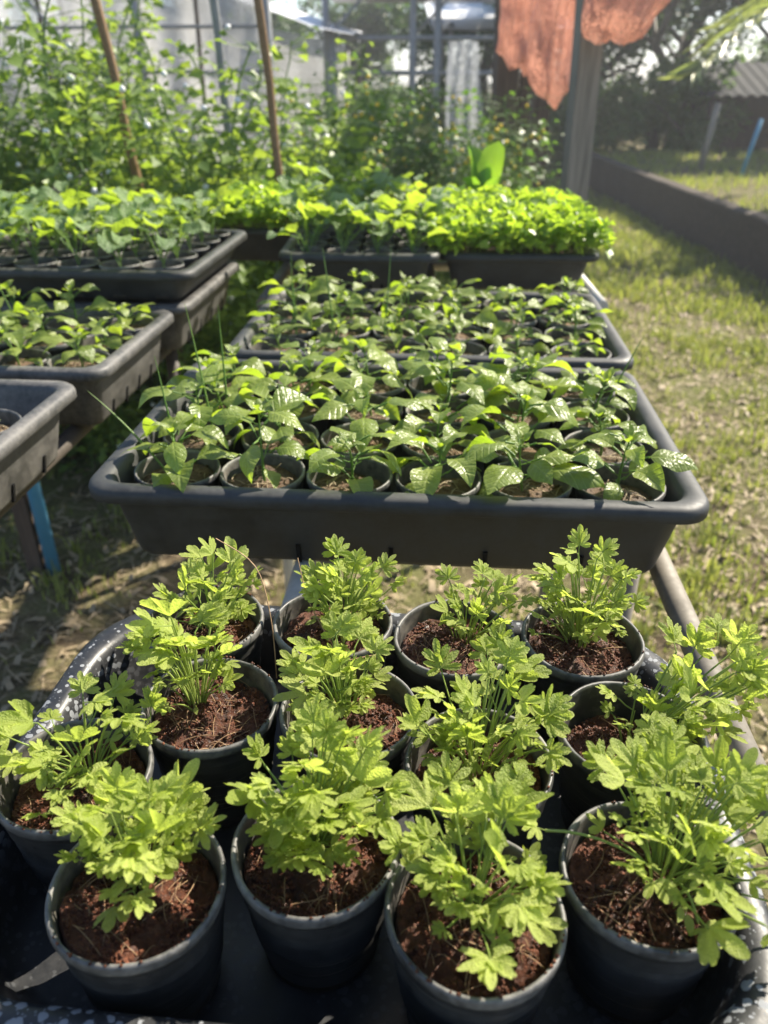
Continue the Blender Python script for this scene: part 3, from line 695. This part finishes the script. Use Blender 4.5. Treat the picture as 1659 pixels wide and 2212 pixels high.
# ------------------------------------------------------------------ cabbage seedlings
def cabbage(t, seed, z0, n, size, height):
    r_ = random.Random(seed); st = MB(); a = r_.uniform(0, 6)
    st.tube([(0, 0, z0 - .003), (0, 0, z0 + height * .4)], [.0016, .0013], 5, False)
    for i in range(n):
        a += 2.4 + r_.uniform(-.4, .4); L = r_.uniform(*size) * (.7 + .3 * i / n)
        e = Vector((math.cos(a) * L * .45, math.sin(a) * L * .45, z0 + height * r_.uniform(.5, 1.05)))
        st.tube(curve((0, 0, z0 + height * .3 * i / n), e, (0, 0, -.004), 5), .0009, 4, False)
        place(ob('leaf', CAB[r_.randrange(6)], t), e + Vector((math.cos(a), math.sin(a), .4)) * L * .25, Vector((math.cos(a), math.sin(a), r_.uniform(.0, .9))), r_.uniform(-.5, .5), L)
    ob('stem', st.mesh('stem', ['cabbage']), t)
k = 0
for j in range(5):
    for i in range(7):
        k += 1; u = (i - 3) * .083; v = (j - 2) * .083; x, y = grid_point(cl3, RZL, u, v)
        t = thing('potted_cabbage', 'cabbage seedling in stacked tray, %s row from the grey pepper tray, %s from the aisle' % (ORD[j], ORD[6 - i]), 'cabbage seedling', (x, y, .9475), 0, 'cabbage seedlings in the stacked tray')
        ob('pot', POT_LOW[k % 2], t, scale=(.84, .84, .66)); s = ob('soil', SOIL_LOW[k % 4][0], t, scale=(.84, .84, .6))
        ob('fibres', SOIL_LOW[k % 4][2], s, kind='stuff')
        cabbage(t, 900 + k, .05, 8, (.044, .068), .078)
for j in range(5):
    for i in range(4):
        k += 1; x, y = grid_point(c4, RZ4, (i - 1.5) * .074, (j - 2) * .084)
        t = thing('potted_cabbage', 'cabbage seedling, %s row from the pepper tray, %s from the bright leafy tray' % (ORD[j], ORD[3 - i]), 'cabbage seedling', (x, y, .9095), 0, 'cabbage seedlings beside the bright leafy tray')
        ob('pot', POT_LOW[k % 2], t, scale=(.76, .76, .95)); s = ob('soil', SOIL_LOW[k % 4][0], t, scale=(.76, .76, .93))
        ob('fibres', SOIL_LOW[k % 4][2], s, kind='stuff')
        cabbage(t, 900 + k, .07, 8, (.05, .078), .085 if j < 3 else .12)
# lettuce with tall leaves behind
t = thing('lettuce_plant', 'tall lettuce with broad glowing green upright leaves behind the leafy tray', 'lettuce', (.28, 2.32, .905))
ob('pot', POT_LOW[0], t); ob('soil', SOIL_LOW[0][0], t)
for i, (a, L, up) in enumerate(((R(60), .18, 3.2), (R(150), .17, 3.0), (R(200), .10, 1.6), (R(-60), .11, 1.6), (R(100), .13, 2.6))):
    place(ob('leaf', LET[i % 3], t), Vector((math.cos(a) * .02, math.sin(a) * .02, .08)), Vector((math.cos(a), math.sin(a), up)), 0, L)

# ------------------------------------------------------------------ dense leafy seedling trays
def leaf_cloud(n, pos, size, up=.6, aspect=.8, dr=None):
    """n small folded leaves at pos (n,3): two quads each, folded along the midrib"""
    d = nr.normal(size=(n, 3)); d[:, 2] = d[:, 2] * .5 + up * .3; d /= np.linalg.norm(d, axis=1)[:, None]
    if dr is not None: d = dr / np.linalg.norm(dr, axis=1)[:, None]
    u = np.tile(np.array([0, 0, 1.]), (n, 1)) + nr.normal(size=(n, 3)) * .55
    s = np.cross(u, d); s /= np.linalg.norm(s, axis=1)[:, None] + 1e-9; nm = np.cross(d, s)
    L = size * nr.uniform(.6, 1.35, n)[:, None]; w = L * aspect * .5
    base = pos; mid = pos + d * L * .5 - nm * L * .02; tip = pos + d * L - nm * L * .15
    l = pos + d * L * .45 + s * w + nm * w * .3; r = pos + d * L * .45 - s * w + nm * w * .3
    V = np.stack([base, l, tip, r, mid], 1).reshape(-1, 3); i = np.arange(n)[:, None] * 5
    F = np.concatenate([i + np.array([[0, 4, 2, 1]]), i + np.array([[0, 3, 2, 4]])], 0)
    return V, F, np.concatenate([nr.random(n)] * 2)
def leafy_tray(label, loc, rz, w, d, h, top, n, size):
    t = tray(label, loc, rz, w, d, h, 'tray', False)
    sl = MB(); sl.box((0, 0, h - .025), (w - .06, d - .06, .02)); ob('soil', sl.mesh('soil', ['mulch'], False), t)
    x = nr.uniform(-.5, .5, n) * (w + .03); y = nr.uniform(-.5, .5, n) * (d + .03)
    dome = 1 - np.clip(np.maximum(np.abs(x / w), np.abs(y / d)) * 2 - .62, 0, 1) ** 2 * 1.2
    bumps = np.array([noise.noise((float(a) * 22, float(b) * 22, 2)) for a, b in zip(x, y)]) * .016
    z = h - .012 + (top * dome + bumps) * np.sqrt(nr.uniform(.05, 1, n))
    V, F, T = leaf_cloud(n, np.stack([x, y, z], 1), size, .8, .95)
    ob('foliage', mesh('foliage', V, F, ['seedling'], True, tint=T), t, kind='stuff')
    m = MB()
    for i in range(260):
        a, c = nr.uniform(-.46, .46) * w, nr.uniform(-.46, .46) * d
        m.tube([(a, c, h - .018), (a + nr.uniform(-.01, .01), c + nr.uniform(-.01, .01), h - .02 + top * .8)], .0008, 3, False)
    ob('stems', m.mesh('stems', ['celery_stem']), t, kind='stuff')
leafy_tray('black tray packed with bright yellow-green leafy seedlings beside grass', (*c5, .905), RZ4, .345, .50, .085, .082, 5200, .021)
leafy_tray('black tray of yellow-green leafy seedlings behind the stacked cabbage tray', (c6[0], c6[1], .905), RZ4, .25, .34, .085, .080, 2400, .021)

# ------------------------------------------------------------------ pea vines on stakes
def vine(label, x, y, h, seed, leafn, size, mat='pea', cat='pea plant', spread=.10, flower=.03, name='pea_vine', group='pea vines climbing behind the trays', fm='white_sheet'):
    r_ = random.Random(seed); t = thing(name, label, cat, (x, y, 0), 0, group); st = MB(); ps = []; ds = []
    fl = MB()
    for s in range(3):
        p = Vector((r_.uniform(-.06, .06), r_.uniform(-.06, .06), 0)); pts = [p.copy()]; dirr = Vector((r_.uniform(-.2, .2), r_.uniform(-.2, .2), 1))
        hh = h * r_.uniform(.7, 1.05)
        while p.z < hh and len(pts) < 40:
            dirr += Vector((r_.uniform(-.3, .3), r_.uniform(-.3, .3), 0)); dirr.x = max(-.5, min(.5, dirr.x - p.x * .8)); dirr.y = max(-.5, min(.5, dirr.y - p.y * .8)); dirr.z = 1
            p = p + dirr.normalized() * .06; pts.append(p.copy())
        st.tube(pts, .003, 4, False)
        for i in range(leafn // 3):
            f = r_.random() ** .85; k = f * (len(pts) - 1); j = int(k); q = pts[j].lerp(pts[min(j + 1, len(pts) - 1)], k - j)
            a = r_.uniform(0, 6.283); rr = spread * r_.random() ** .6
            e = q + Vector((math.cos(a) * rr, math.sin(a) * rr, r_.uniform(-.02, .05)))
            ps.append(e); ds.append(Vector((math.cos(a), math.sin(a), r_.uniform(-.6, .5))))
            st.tube([q, e], .001, 3, False)
            if r_.random() < flower:
                V_, F_ = ico(.010, i); fl.add([e + Vector((0, 0, .02)) + v for v in V_], F_)
    V, F, T = leaf_cloud(len(ps), np.array(ps), size, .3, .72, np.array(ds))
    ob('stem', st.mesh('stem', ['chili_stem']), t); ob('foliage', mesh('foliage', V, F, [mat], True, tint=T), t, kind='stuff')
    if fl.V: ob('flowers', fl.mesh('flowers', [fm]), t, kind='stuff')
    return t
rv = random.Random(5)
for i in range(72):
    x = -2.15 + 1.95 * ((i * 0.618) % 1) + rv.uniform(-.05, .05); y = 2.5 + 1.1 * ((i * .414 + .13) % 1)
    h = rv.choice((.95, 1.1, 1.2, 1.35, 1.55)) if x > -1.5 else rv.uniform(1.15, 1.6)
    if x > -.55: h = rv.uniform(.95, 1.5)
    near = min((abs(x + .75), 'by the dark brown bamboo stake'), (abs(x + .30), 'by the reddish bamboo stake'), (abs(x + 1.3), 'by the thin orange-brown stick'), (abs(x + 2.0), 'at the far end from the stakes'))[1]
    vine('%s pea vine with small oval leaves %s' % ('tall' if h > 1.3 else 'low' if h < 1.1 else 'medium-high', near), x, y, h, 60 + i, 540, .043)
yf = NT('yellow_petal').fin((.75, .55, .04), .5, .3); MT['yellow'] = yf
for i in range(14):
    x = -.30 + 1.0 * ((i * .618) % 1); y = 3.7 + 1.3 * ((i * .414) % 1)
    vine('loose shrub with tiny yellow flowers behind the cabbage seedlings', x, y, rv.uniform(1.0, 1.4), 160 + i, 700, .036, 'bush', 'shrub', .2, .05, 'flowering_shrub', 'yellow-flowered shrubs behind the trays', 'yellow')
def stake(label, p, q, r, mat='bamboo', name='bamboo_stake', cat='stake'):
    b = MB(); p, q = Vector(p), Vector(q); n = 13; pts = []; rad = []
    for i in range(n):
        t_ = i / (n - 1); pts.append(p.lerp(q, t_) + Vector((.004 * math.sin(i * 1.7), .004 * math.cos(i * 2.3), 0))); rad.append(r * (1 - .35 * t_) * (1.12 if i % 3 == 0 else 1))
    b.tube(pts, rad, 8); return tag(ob(name, b.mesh(name, [mat])), label, cat)
stake('dark brown bamboo stake leaning among the pea vines, the thicker one', (-.66, 2.6, 0), (-.86, 2.6, 1.95), .017)
stake('reddish bamboo stake leaning among the pea vines near the flowering shrubs', (-.235, 2.5, 0), (-.375, 2.5, 1.95), .016)
stake('thin orange-brown stick standing among the pea vines by the net wall', (-1.23, 2.75, 0), (-1.34, 2.75, 1.9), .010)
stake('grey-blue pipe post rising behind the pea vines', (-.56, 3.4, 0), (-.66, 3.4, 2.2), .022, 'steel', 'pipe_post', 'post')
stake('wide grey post behind the dark brown bamboo stake', (-1.1, 3.6, 0), (-1.14, 3.6, 2.3), .03, 'steel', 'pipe_post', 'post')

# ------------------------------------------------------------------ net-house and greenhouse behind
def sheet(name, P, mat, parent, nx=14, nz=8, wob=.03, th=.004):
    """a slightly wavy cloth or film between four corners, with thickness"""
    P = [Vector(p) for p in P]; V = []; F = []
    nrm = (P[1] - P[0]).cross(P[3] - P[0]).normalized()
    for lay in (0, 1):
        for j in range(nz + 1):
            for i in range(nx + 1):
                u, v = i / nx, j / nz; p = P[0].lerp(P[1], u).lerp(P[3].lerp(P[2], u), v)
                V.append(p + nrm * (wob * noise.noise((u * 6, v * 3, P[0].x + P[0].y)) + lay * th))
    n = (nx + 1) * (nz + 1)
    for lay in (0, 1):
        for j in range(nz):
            for i in range(nx):
                a = lay * n + j * (nx + 1) + i; f = (a, a + 1, a + nx + 2, a + nx + 1); F.append(f if lay else tuple(reversed(f)))
    return ob(name, mesh(name, V, F, [mat]), parent)
nh = thing('net_house', 'net house with grey shade-cloth walls behind the pea vines', 'net house', (-3.2, 7.0, 0))
for i, x in enumerate((-2.6, -1.3, 0.0, 1.3, 2.3)):
    pipe('post', (x, 0, 0), (x, 0, 2.6), .035, 'steel', nh, 10)
for i in range(4): 
    x0, x1 = (-2.6, -1.3, 0, 1.3, 2.3)[i:i + 2]
    sheet('net_panel', [(x0, .03, .35), (x1, .03, .35), (x1, .03, 2.5), (x0, .03, 2.5)], 'shade_net', nh, 24, 12, .16)
    sheet('white_skirt', [(x0, .01, .02), (x1, .01, .02), (x1, .01, .42), (x0, .01, .42)], 'white_sheet', nh, 10, 3, .04)
pipe('top_rail', (-2.6, 0, 2.55), (2.3, 0, 2.55), .03, 'steel', nh, 8)
for z in (.9, 1.32, 1.62): pipe('cross_rail', (-2.6, -.03, z), (2.3, -.03, z + .03), .014, 'steel', nh, 8)
for x in (-2.0, -.7, .55, 1.75): pipe('net_batten', (x, -.02, 0), (x + .03, -.02, 2.5), .016, 'timber_dark', nh, 8)
for x0, x1 in ((-2.6, -1.3), (.0, 1.3)): pipe('brace', (x0, -.05, 2.4), (x1, -.05, .9), .014, 'steel', nh, 8)
gh = thing('greenhouse', 'greenhouse with white plastic pitched roof and pale open sides', 'greenhouse', (-1.6, 10.5, 0))
for x in (-3.5, -1.2, 1.0):
    for y in (0, 4): pipe('post', (x, y, 0), (x, y, 1.75 if x > 0 else 2.6), .04, 'steel', gh, 8)
sheet('roof_film', [(-3.8, -.3, 3.0), (1.25, -.3, 1.72), (1.25, 4.3, 1.95), (-3.8, 4.3, 3.25)], 'white_sheet', gh, 12, 6, .06)
sheet('wall_film', [(-3.5, 4.0, 0), (1.0, 4.0, 0), (1.0, 4.0, 1.75), (-3.5, 4.0, 2.6)], 'shade_net', gh, 12, 6, .06)
sheet('plastic_mulch', [(-3.4, .3, .25), (.9, .3, .25), (.9, 3.6, .3), (-3.4, 3.6, .3)], 'white_sheet', gh, 24, 10, .25)
th_ = thing('truss_shed', 'open steel truss shed with grey sheet roof beyond the flowering shrubs', 'shed', (.9, 11.0, 0))
for x in (-1.6, -.55, -.25, 1.0):
    pipe('post', (x, 0, 0), (x, 0, 2.4), .045, 'steel', th_, 8)
for i in range(5): pipe('truss_bar', (-1.6 + .52 * i, 0, 1.72), (-1.6 + .52 * (i + 1), 0, 2.2 if i % 2 == 0 else 1.72), .018, 'steel', th_, 6)
for z in (1.35, 1.72, 2.2): pipe('crossbeam', (-1.6, 0, z), (1.0, 0, z), .03, 'steel', th_, 6)
for i in range(6):
    b = MB(); b.box((-1.45 + .5 * i, 1.6, 2.32), (.48, 3.6, .02)); ob('roof_sheet', b.mesh('roof_sheet', ['steel'], False), th_)
ws = thing('white_roof_shed', 'distant shed with bright white sheet roof between truss shed and net sacks', 'shed', (1.9, 13.5, 0))
for x in (-.9, .9):
    for y in (0, 2): pipe('post', (x, y, 0), (x, y, 2.0), .04, 'steel', ws, 8)
sheet('roof_sheet', [(-1.2, -.2, 1.9), (1.2, -.2, 1.9), (1.2, 3.0, 2.5), (-1.2, 3.0, 2.5)], 'white_sheet', ws, 8, 4, .02, .02)
# silver cloth hanging from the truss shed
b = MB(); V = []; F = []
for j in range(13):
    for i in range(15):
        u, v = i / 14, j / 12; V.append((.0 + (u - .5) * (.22 + .25 * v) + .25 * v * v, .03 * math.sin(u * 17 + v * 3 + 2 * math.sin(v * 4)) * (.4 + v), 1.55 - 1.5 * v))
for j in range(12):
    for i in range(14): F.append((j * 15 + i, j * 15 + i + 1, (j + 1) * 15 + i + 1, (j + 1) * 15 + i))
tag(ob('hanging_cloth', mesh('hanging_cloth', V, F, ['silver_net']), loc=(.62, 7.0, 0)), 'silvery folded netting hanging down beyond the flowering shrubs', 'netting')

# ------------------------------------------------------------------ posts and orange net sacks
def post(label, p, q, w, mat='timber', rz=0.1):
    b = MB(); p, q = Vector(p), Vector(q); V = []
    for i in range(7):
        c = p.lerp(q, i / 6); o = .003 * math.sin(i * 2.1)
        for sx, sy in ((-1, -1), (1, -1), (1, 1), (-1, 1)):
            x, y = sx * w / 2, sy * w / 2; V.append((c.x + x * math.cos(rz) - y * math.sin(rz) + o, c.y + x * math.sin(rz) + y * math.cos(rz), c.z))
    F = [(i * 4 + k, i * 4 + (k + 1) % 4, i * 4 + 4 + (k + 1) % 4, i * 4 + 4 + k) for i in range(6) for k in range(4)] + [(3, 2, 1, 0), (24, 25, 26, 27)]
    b.add(V, F); return tag(ob('timber_post', b.mesh('timber_post', [mat], False)), label, 'post', 'posts of the net sack rack')
post('thick pale grey square post behind the leafy seedling tray', (.775, 3.3, 0), (.73, 3.3, 2.12), .088, 'timber')
post('brown timber post under the smaller orange net sack', (.735, 5.2, 0), (.70, 5.2, 2.12), .13, 'timber_dark')
post('slim brown pole standing beside the brown timber post', (.84, 5.2, 0), (.83, 5.2, 2.12), .06, 'timber_dark')
post('farther brown timber post behind the pointed orange net sack', (1.05, 5.8, 0), (1.03, 5.8, 2.12), .11, 'timber_dark')
b = MB(); b.box((.78, 4.35, 2.17), (.09, 3.6, .09), R(2)); tag(ob('timber_beam', b.mesh('timber_beam', ['timber_dark'], False)), 'timber beam carrying the orange net sacks', 'beam')
def lerp_tab(tab, t):
    for (a, va), (b_, vb) in zip(tab, tab[1:]):
        if t <= b_: return va + (vb - va) * (t - a) / max(b_ - a, 1e-6)
    return tab[-1][1]
def sack(label, cy, z1, left, right, bottom, dep, seed):
    """net sack: left / right edge by height share, bottom height by width share, soft vertical folds"""
    V = []; F = []; n, m = 64, 34
    cx = (left[0][1] + right[0][1]) / 2
    for j in range(m + 1):
        v = j / m; xl, xr = lerp_tab(left, v), lerp_tab(right, v)
        gather = .55 + .45 * min(1, v * 2.2); close = 1.0 if v < .86 else max(.03, math.sqrt(max(0, 1 - ((v - .86) / .14) ** 2)))
        for k in range(n):
            a = 2 * math.pi * k / n; u = .5 + .5 * math.cos(a)
            fold = .16 * math.sin(6 * a + seed + 1.5 * v) + .10 * math.sin(13 * a + 2 * v + seed)
            x = cx + ((xl + (xr - xl) * u) - cx) * gather
            zb = lerp_tab(bottom, u) + .012 * noise.noise((u * 14, seed, math.sin(a)))
            z = z1 + (zb - z1) * v
            y = dep / 2 * math.sin(a) * (1 + 1.2 * fold) * (.5 + .5 * gather) * close + .05 * noise.noise((x * 13, z * 9, seed)) * (.3 + v)
            x += .02 * noise.noise((y * 20, z * 11, seed + 3)) * v + .008 * fold
            V.append((x - cx, y, z))
    for j in range(m):
        for k in range(n): F.append((j * n + k, j * n + (k + 1) % n, (j + 1) * n + (k + 1) % n, (j + 1) * n + k))
    t = thing('net_sack', label, 'net sack', (cx, cy, 0), 0, 'orange net sacks hanging from the beam')
    ob('sack_cloth', mesh('sack_cloth', V, F, ['net']), t)
    s_ = MB(); s_.tube([(0, 0, z1 - .02), (0, 0, 2.15)], .006, 6); ob('tie_cord', s_.mesh('tie_cord', ['fibre']), t)
    return t
sack('bulky orange net sack covering the top of the thick grey post', 3.05, 2.0, [(0, .70), (.6, .66), (1, .665)], [(0, .92), (.75, .965), (1, .87)], [(0, 1.43), (.25, 1.405), (.45, 1.42), (.7, 1.405), (1, 1.43)], .16, 2)
sack('long orange net sack with pointed bottom beside the thick grey post', 3.95, 2.06, [(0, .69), (.5, .655), (.85, .625), (1, .655)], [(0, .80), (.5, .835), (1, .845)], [(0, 1.28), (.25, 1.235), (.45, 1.225), (.62, 1.175), (.8, 1.24), (1, 1.27)], .13, 5)
sack('smaller orange net sack hanging over the brown timber post', 4.9, 2.08, [(0, .66), (.6, .625), (1, .615)], [(0, .78), (.5, .815), (1, .84)], [(0, 1.43), (.2, 1.41), (.35, 1.34), (.55, 1.36), (.75, 1.31), (1, 1.36)], .13, 8)

# ------------------------------------------------------------------ raised bed
rb = thing('raised_bed', 'long raised bed with dark weathered concrete wall beside the grass', 'raised bed', (2.78, 0, 0))
V = []; F = []; ys = [3.2 + .22 * i for i in range(42)]
for i, y in enumerate(ys):
    o = .012 * noise.noise((y * 2, 0, 0)); h = .40 + .018 * noise.noise((y * 3, 5, 0))
    V += [(o, y, 0), (o - .006, y, h - .012), (o + .008, y, h), (o + .11, y, h + .004), (o + .12, y, h - .012), (o + .12, y, 0)]
for i in range(len(ys) - 1):
    for k in range(5): F.append((i * 6 + k, i * 6 + k + 1, i * 6 + 7 + k, i * 6 + 6 + k))
F += [tuple(range(5, -1, -1)), tuple(range((len(ys) - 1) * 6, len(ys) * 6))]
ob('wall', mesh('wall', V, F, ['concrete'], False), rb)
b = MB(); b.box((2.6, 8.0, .17), (4.95, 10.0, .34)); ob('bed_soil', b.mesh('bed_soil', ['ground'], False), rb)
V, F, T = blades(16000, (.16, 4.8), (3.2, 12.4), (.03, .10), lambda x, y: patch(x, y, 1.2, 4.0) > nr.uniform(-.5, .3, len(x)), .006)
V[:, 2] += .34
ob('bed_grass', mesh('bed_grass', V, F, ['grass'], True, tint=T), rb, kind='stuff')

# ------------------------------------------------------------------ trees, hedge shrubs, shed on the far side
def crown_mesh(seed, n, rx, rz, size, mat, lobes=16):
    r_ = np.random.default_rng(seed); C = r_.normal(size=(lobes, 3)); C /= np.linalg.norm(C, axis=1)[:, None]
    C *= r_.uniform(.25, .8, lobes)[:, None]; rad = r_.uniform(.22, .42, lobes)
    k = r_.integers(0, lobes, n); d = r_.normal(size=(n, 3)); d /= np.linalg.norm(d, axis=1)[:, None]
    p = C[k] + d * (rad[k] * r_.uniform(.35, 1.0, n) ** .5)[:, None]
    p *= np.array([rx, rx, rz]); V, F, T = leaf_cloud(n, p, size, -.2, .5)
    return mesh('crown', V, F, [mat], True, tint=T)
def trunk_mesh(seed, h, r, limbs=7, reach=1.0):
    r_ = random.Random(seed); b = MB(); p = [Vector((r_.uniform(-.1, .1) * i, r_.uniform(-.1, .1) * i, h * i / 5)) for i in range(6)]
    b.tube(p, [r * (1.25 - .75 * i / 5) for i in range(6)], 8)
    for i in range(limbs):
        q = p[2 + i % 4]; a = r_.uniform(0, 6.283); L = reach * r_.uniform(.6, 1.1)
        b.tube(curve(q, q + Vector((math.cos(a) * L, math.sin(a) * L, L * r_.uniform(.3, .9))), (0, 0, .1), 5), [r * .4, r * .33, r * .25, r * .17, r * .08], 5)
    return b.mesh('trunk', ['bark'])
CR = {'big': [crown_mesh(s, 9000, 2.2, 1.9, .17, 'tree') for s in (1, 2, 3)], 'shrub': [crown_mesh(s, 4200, .95, .85, .10, 'bush', 12) for s in (4, 5)],
      'red': [crown_mesh(9, 2600, .8, .7, .09, 'russet', 10)], 'near': [crown_mesh(12, 900, .42, .50, .06, 'pea', 10)]}
TR = {'big': trunk_mesh(3, 3.0, .14, 9, 1.6), 'shrub': trunk_mesh(4, 1.0, .04, 7, .7)}
def tree(label, x, y, kind, i, cz, s, name='broadleaf_tree', cat='tree', group='trees beyond the raised bed'):
    t = thing(name, label, cat, (x, y, 0), i * 1.7, group)
    big = kind == 'big'
    ob('trunk', TR['big' if big else 'shrub'], t, scale=s if big else s * .9)
    ob('crown', CR[kind][i % len(CR[kind])], t, loc=(0, 0, cz), scale=s)
for i, (x, y, cz, s) in enumerate(((3.6, 15.8, 2.7, .95), (5.6, 16.6, 3.4, 1.0), (10.2, 16.5, 2.6, 1.1), (2.2, 19.0, 2.6, 1.0), (12.0, 15.5, 2.8, 1.1), (4.6, 21, 3.0, 1.3), (12.5, 24, 4.6, 1.3), (-.6, 24, 2.0, .9), (-4, 26, 2.4, 1.1), (8.2, 12.6, 2.9, .9), (4.2, 13.4, 2.75, .72), (6.0, 12.4, 3.05, .8))):
    tree('dark broadleaf tree standing beyond the raised bed and shrubs', x, y, 'big', i, cz, s)
for i, (x, y, s) in enumerate(((2.3, 13.8, 1.0), (3.4, 13.4, 1.15), (4.6, 12.9, 1.05), (6.4, 14.6, 1.15), (7.6, 14.0, 1.1), (8.9, 14.4, 1.1), (1.1, 15.5, .95), (-.2, 16, 1.0), (2.9, 12.8, .9), (5.5, 16.2, 1.3), (7.0, 16.4, 1.3), (10.2, 14.2, 1.2))):
    tree('green garden shrub in the hedge line beyond the raised bed', x, y, 'shrub', i, .8 * s, s, 'garden_shrub', 'shrub', 'shrubs beyond the raised bed')
tree('russet-leaved shrub by the low grey-roofed shed', 6.1, 12.6, 'red', 0, .75, .9, 'russet_shrub', 'shrub', None)
tree('yellow-green bush growing in the raised bed by the blue pole', 4.35, 8.0, 'near', 0, .78, 1.0, 'leafy_bush', 'bush', None)
hut = thing('garden_shed', 'low open shed with grey corrugated roof under the trees', 'shed', (5.6, 13.2, 0), R(-6))
for x in (-.75, .75):
    for y in (-.5, .6): pipe('post', (x, y, 0), (x, y, 1.10 if y < 0 else 1.40), .04, 'timber_dark', hut, 8)
V = []; F = []; n = 49
for lay in (0, 1):
    for yy, zz in ((-.8, 1.07), (.9, 1.50)):
        for i in range(n):
            u = i / (n - 1); V.append((-1.0 + 2.0 * u, yy, zz + .022 * math.sin(u * 2 * math.pi * 12) + lay * .008))
for lay in (0, 1):
    for i in range(n - 1):
        a = lay * 2 * n + i; F.append((a, a + 1, a + n + 1, a + n))
ob('corrugated_roof', mesh('corrugated_roof', V, F, ['roof_sheet']), hut)
b = MB(); b.box((0, .62, .6), (1.5, .03, 1.2)); ob('back_wall', b.mesh('back_wall', ['timber_dark'], False), hut)
tag(pipe('blue_pole', (3.92, 9.2, .3), (4.02, 9.2, .92), .022, 'pvc_blue', None, 10), 'short leaning blue pole standing in the raised bed grass', 'pole')
tag(pipe('blue_pole', (4.40, 8.6, .3), (4.46, 8.6, .86), .02, 'pvc_blue', None, 10), 'short blue pole half hidden by the yellow-green bush', 'pole')
tag(pipe('grey_pole', (3.72, 9.9, .3), (3.80, 9.9, 1.05), .035, 'timber', None, 10), 'grey wooden pole standing in the raised bed behind blue pole', 'pole')
# palm frond reaching in over the bed
pm = thing('palm_tree', 'palm with pale sunlit frond drooping over the raised bed', 'palm', (3.72, 7.2, 0))
b = MB(); b.tube([(0, 0, 0), (.03, 0, .9), (-.02, .02, 1.9)], [.13, .10, .09], 10); ob('trunk', b.mesh('trunk', ['bark']), pm)
for k, (a, L, dz) in enumerate(((R(195), 1.35, -.55), (R(75), 1.3, -.4), (R(-20), 1.3, -.4), (R(130), 1.2, -.3), (R(-80), 1.3, -.5))):
    d = Vector((math.cos(a), math.sin(a), 0)); pts = curve((0, 0, 1.9), d * L + Vector((0, 0, 1.9 + dz)), (0, 0, .42), 22); m = MB(); m.tube(pts, [.016 - .0006 * i for i in range(22)], 5, False)
    ob('frond_rib', m.mesh('frond_rib', ['palm']), pm); P_ = []; D_ = []
    side = Vector((-d.y, d.x, 0))
    for i in range(3, 22):
        for s in (-1, 1):
            for q in (0, .5):
                p = pts[i].lerp(pts[min(i + 1, 21)], q); P_.append(p); D_.append(side * s + d * .8 + Vector((0, 0, -.35)))
    V, F, T = leaf_cloud(len(P_), np.array(P_), .26, 0, .13, np.array(D_)); ob('leaflets', mesh('leaflets', V, F, ['palm'], True, tint=T), pm, kind='stuff')

# ------------------------------------------------------------------ thin air volume added to imitate lens glare
hz = NT('glare_haze_air'); hz.n.remove(hz.p); pv = hz.new('ShaderNodeVolumePrincipled')
pv.inputs['Color'].default_value = (.93, .96, 1.0, 1); pv.inputs['Density'].default_value = .0045; pv.inputs['Anisotropy'].default_value = .45
hz.l.new(pv.outputs[0], hz.out.inputs['Volume'])
b = MB(); b.box((0, 100, 4.2), (340, 340, 10.6)); ho = ob('glare_haze', b.mesh('glare_haze', [hz.m], False)); tag(ho, 'thin bright veil added to the air to imitate lens glare', 'glare_haze', kind='stuff')
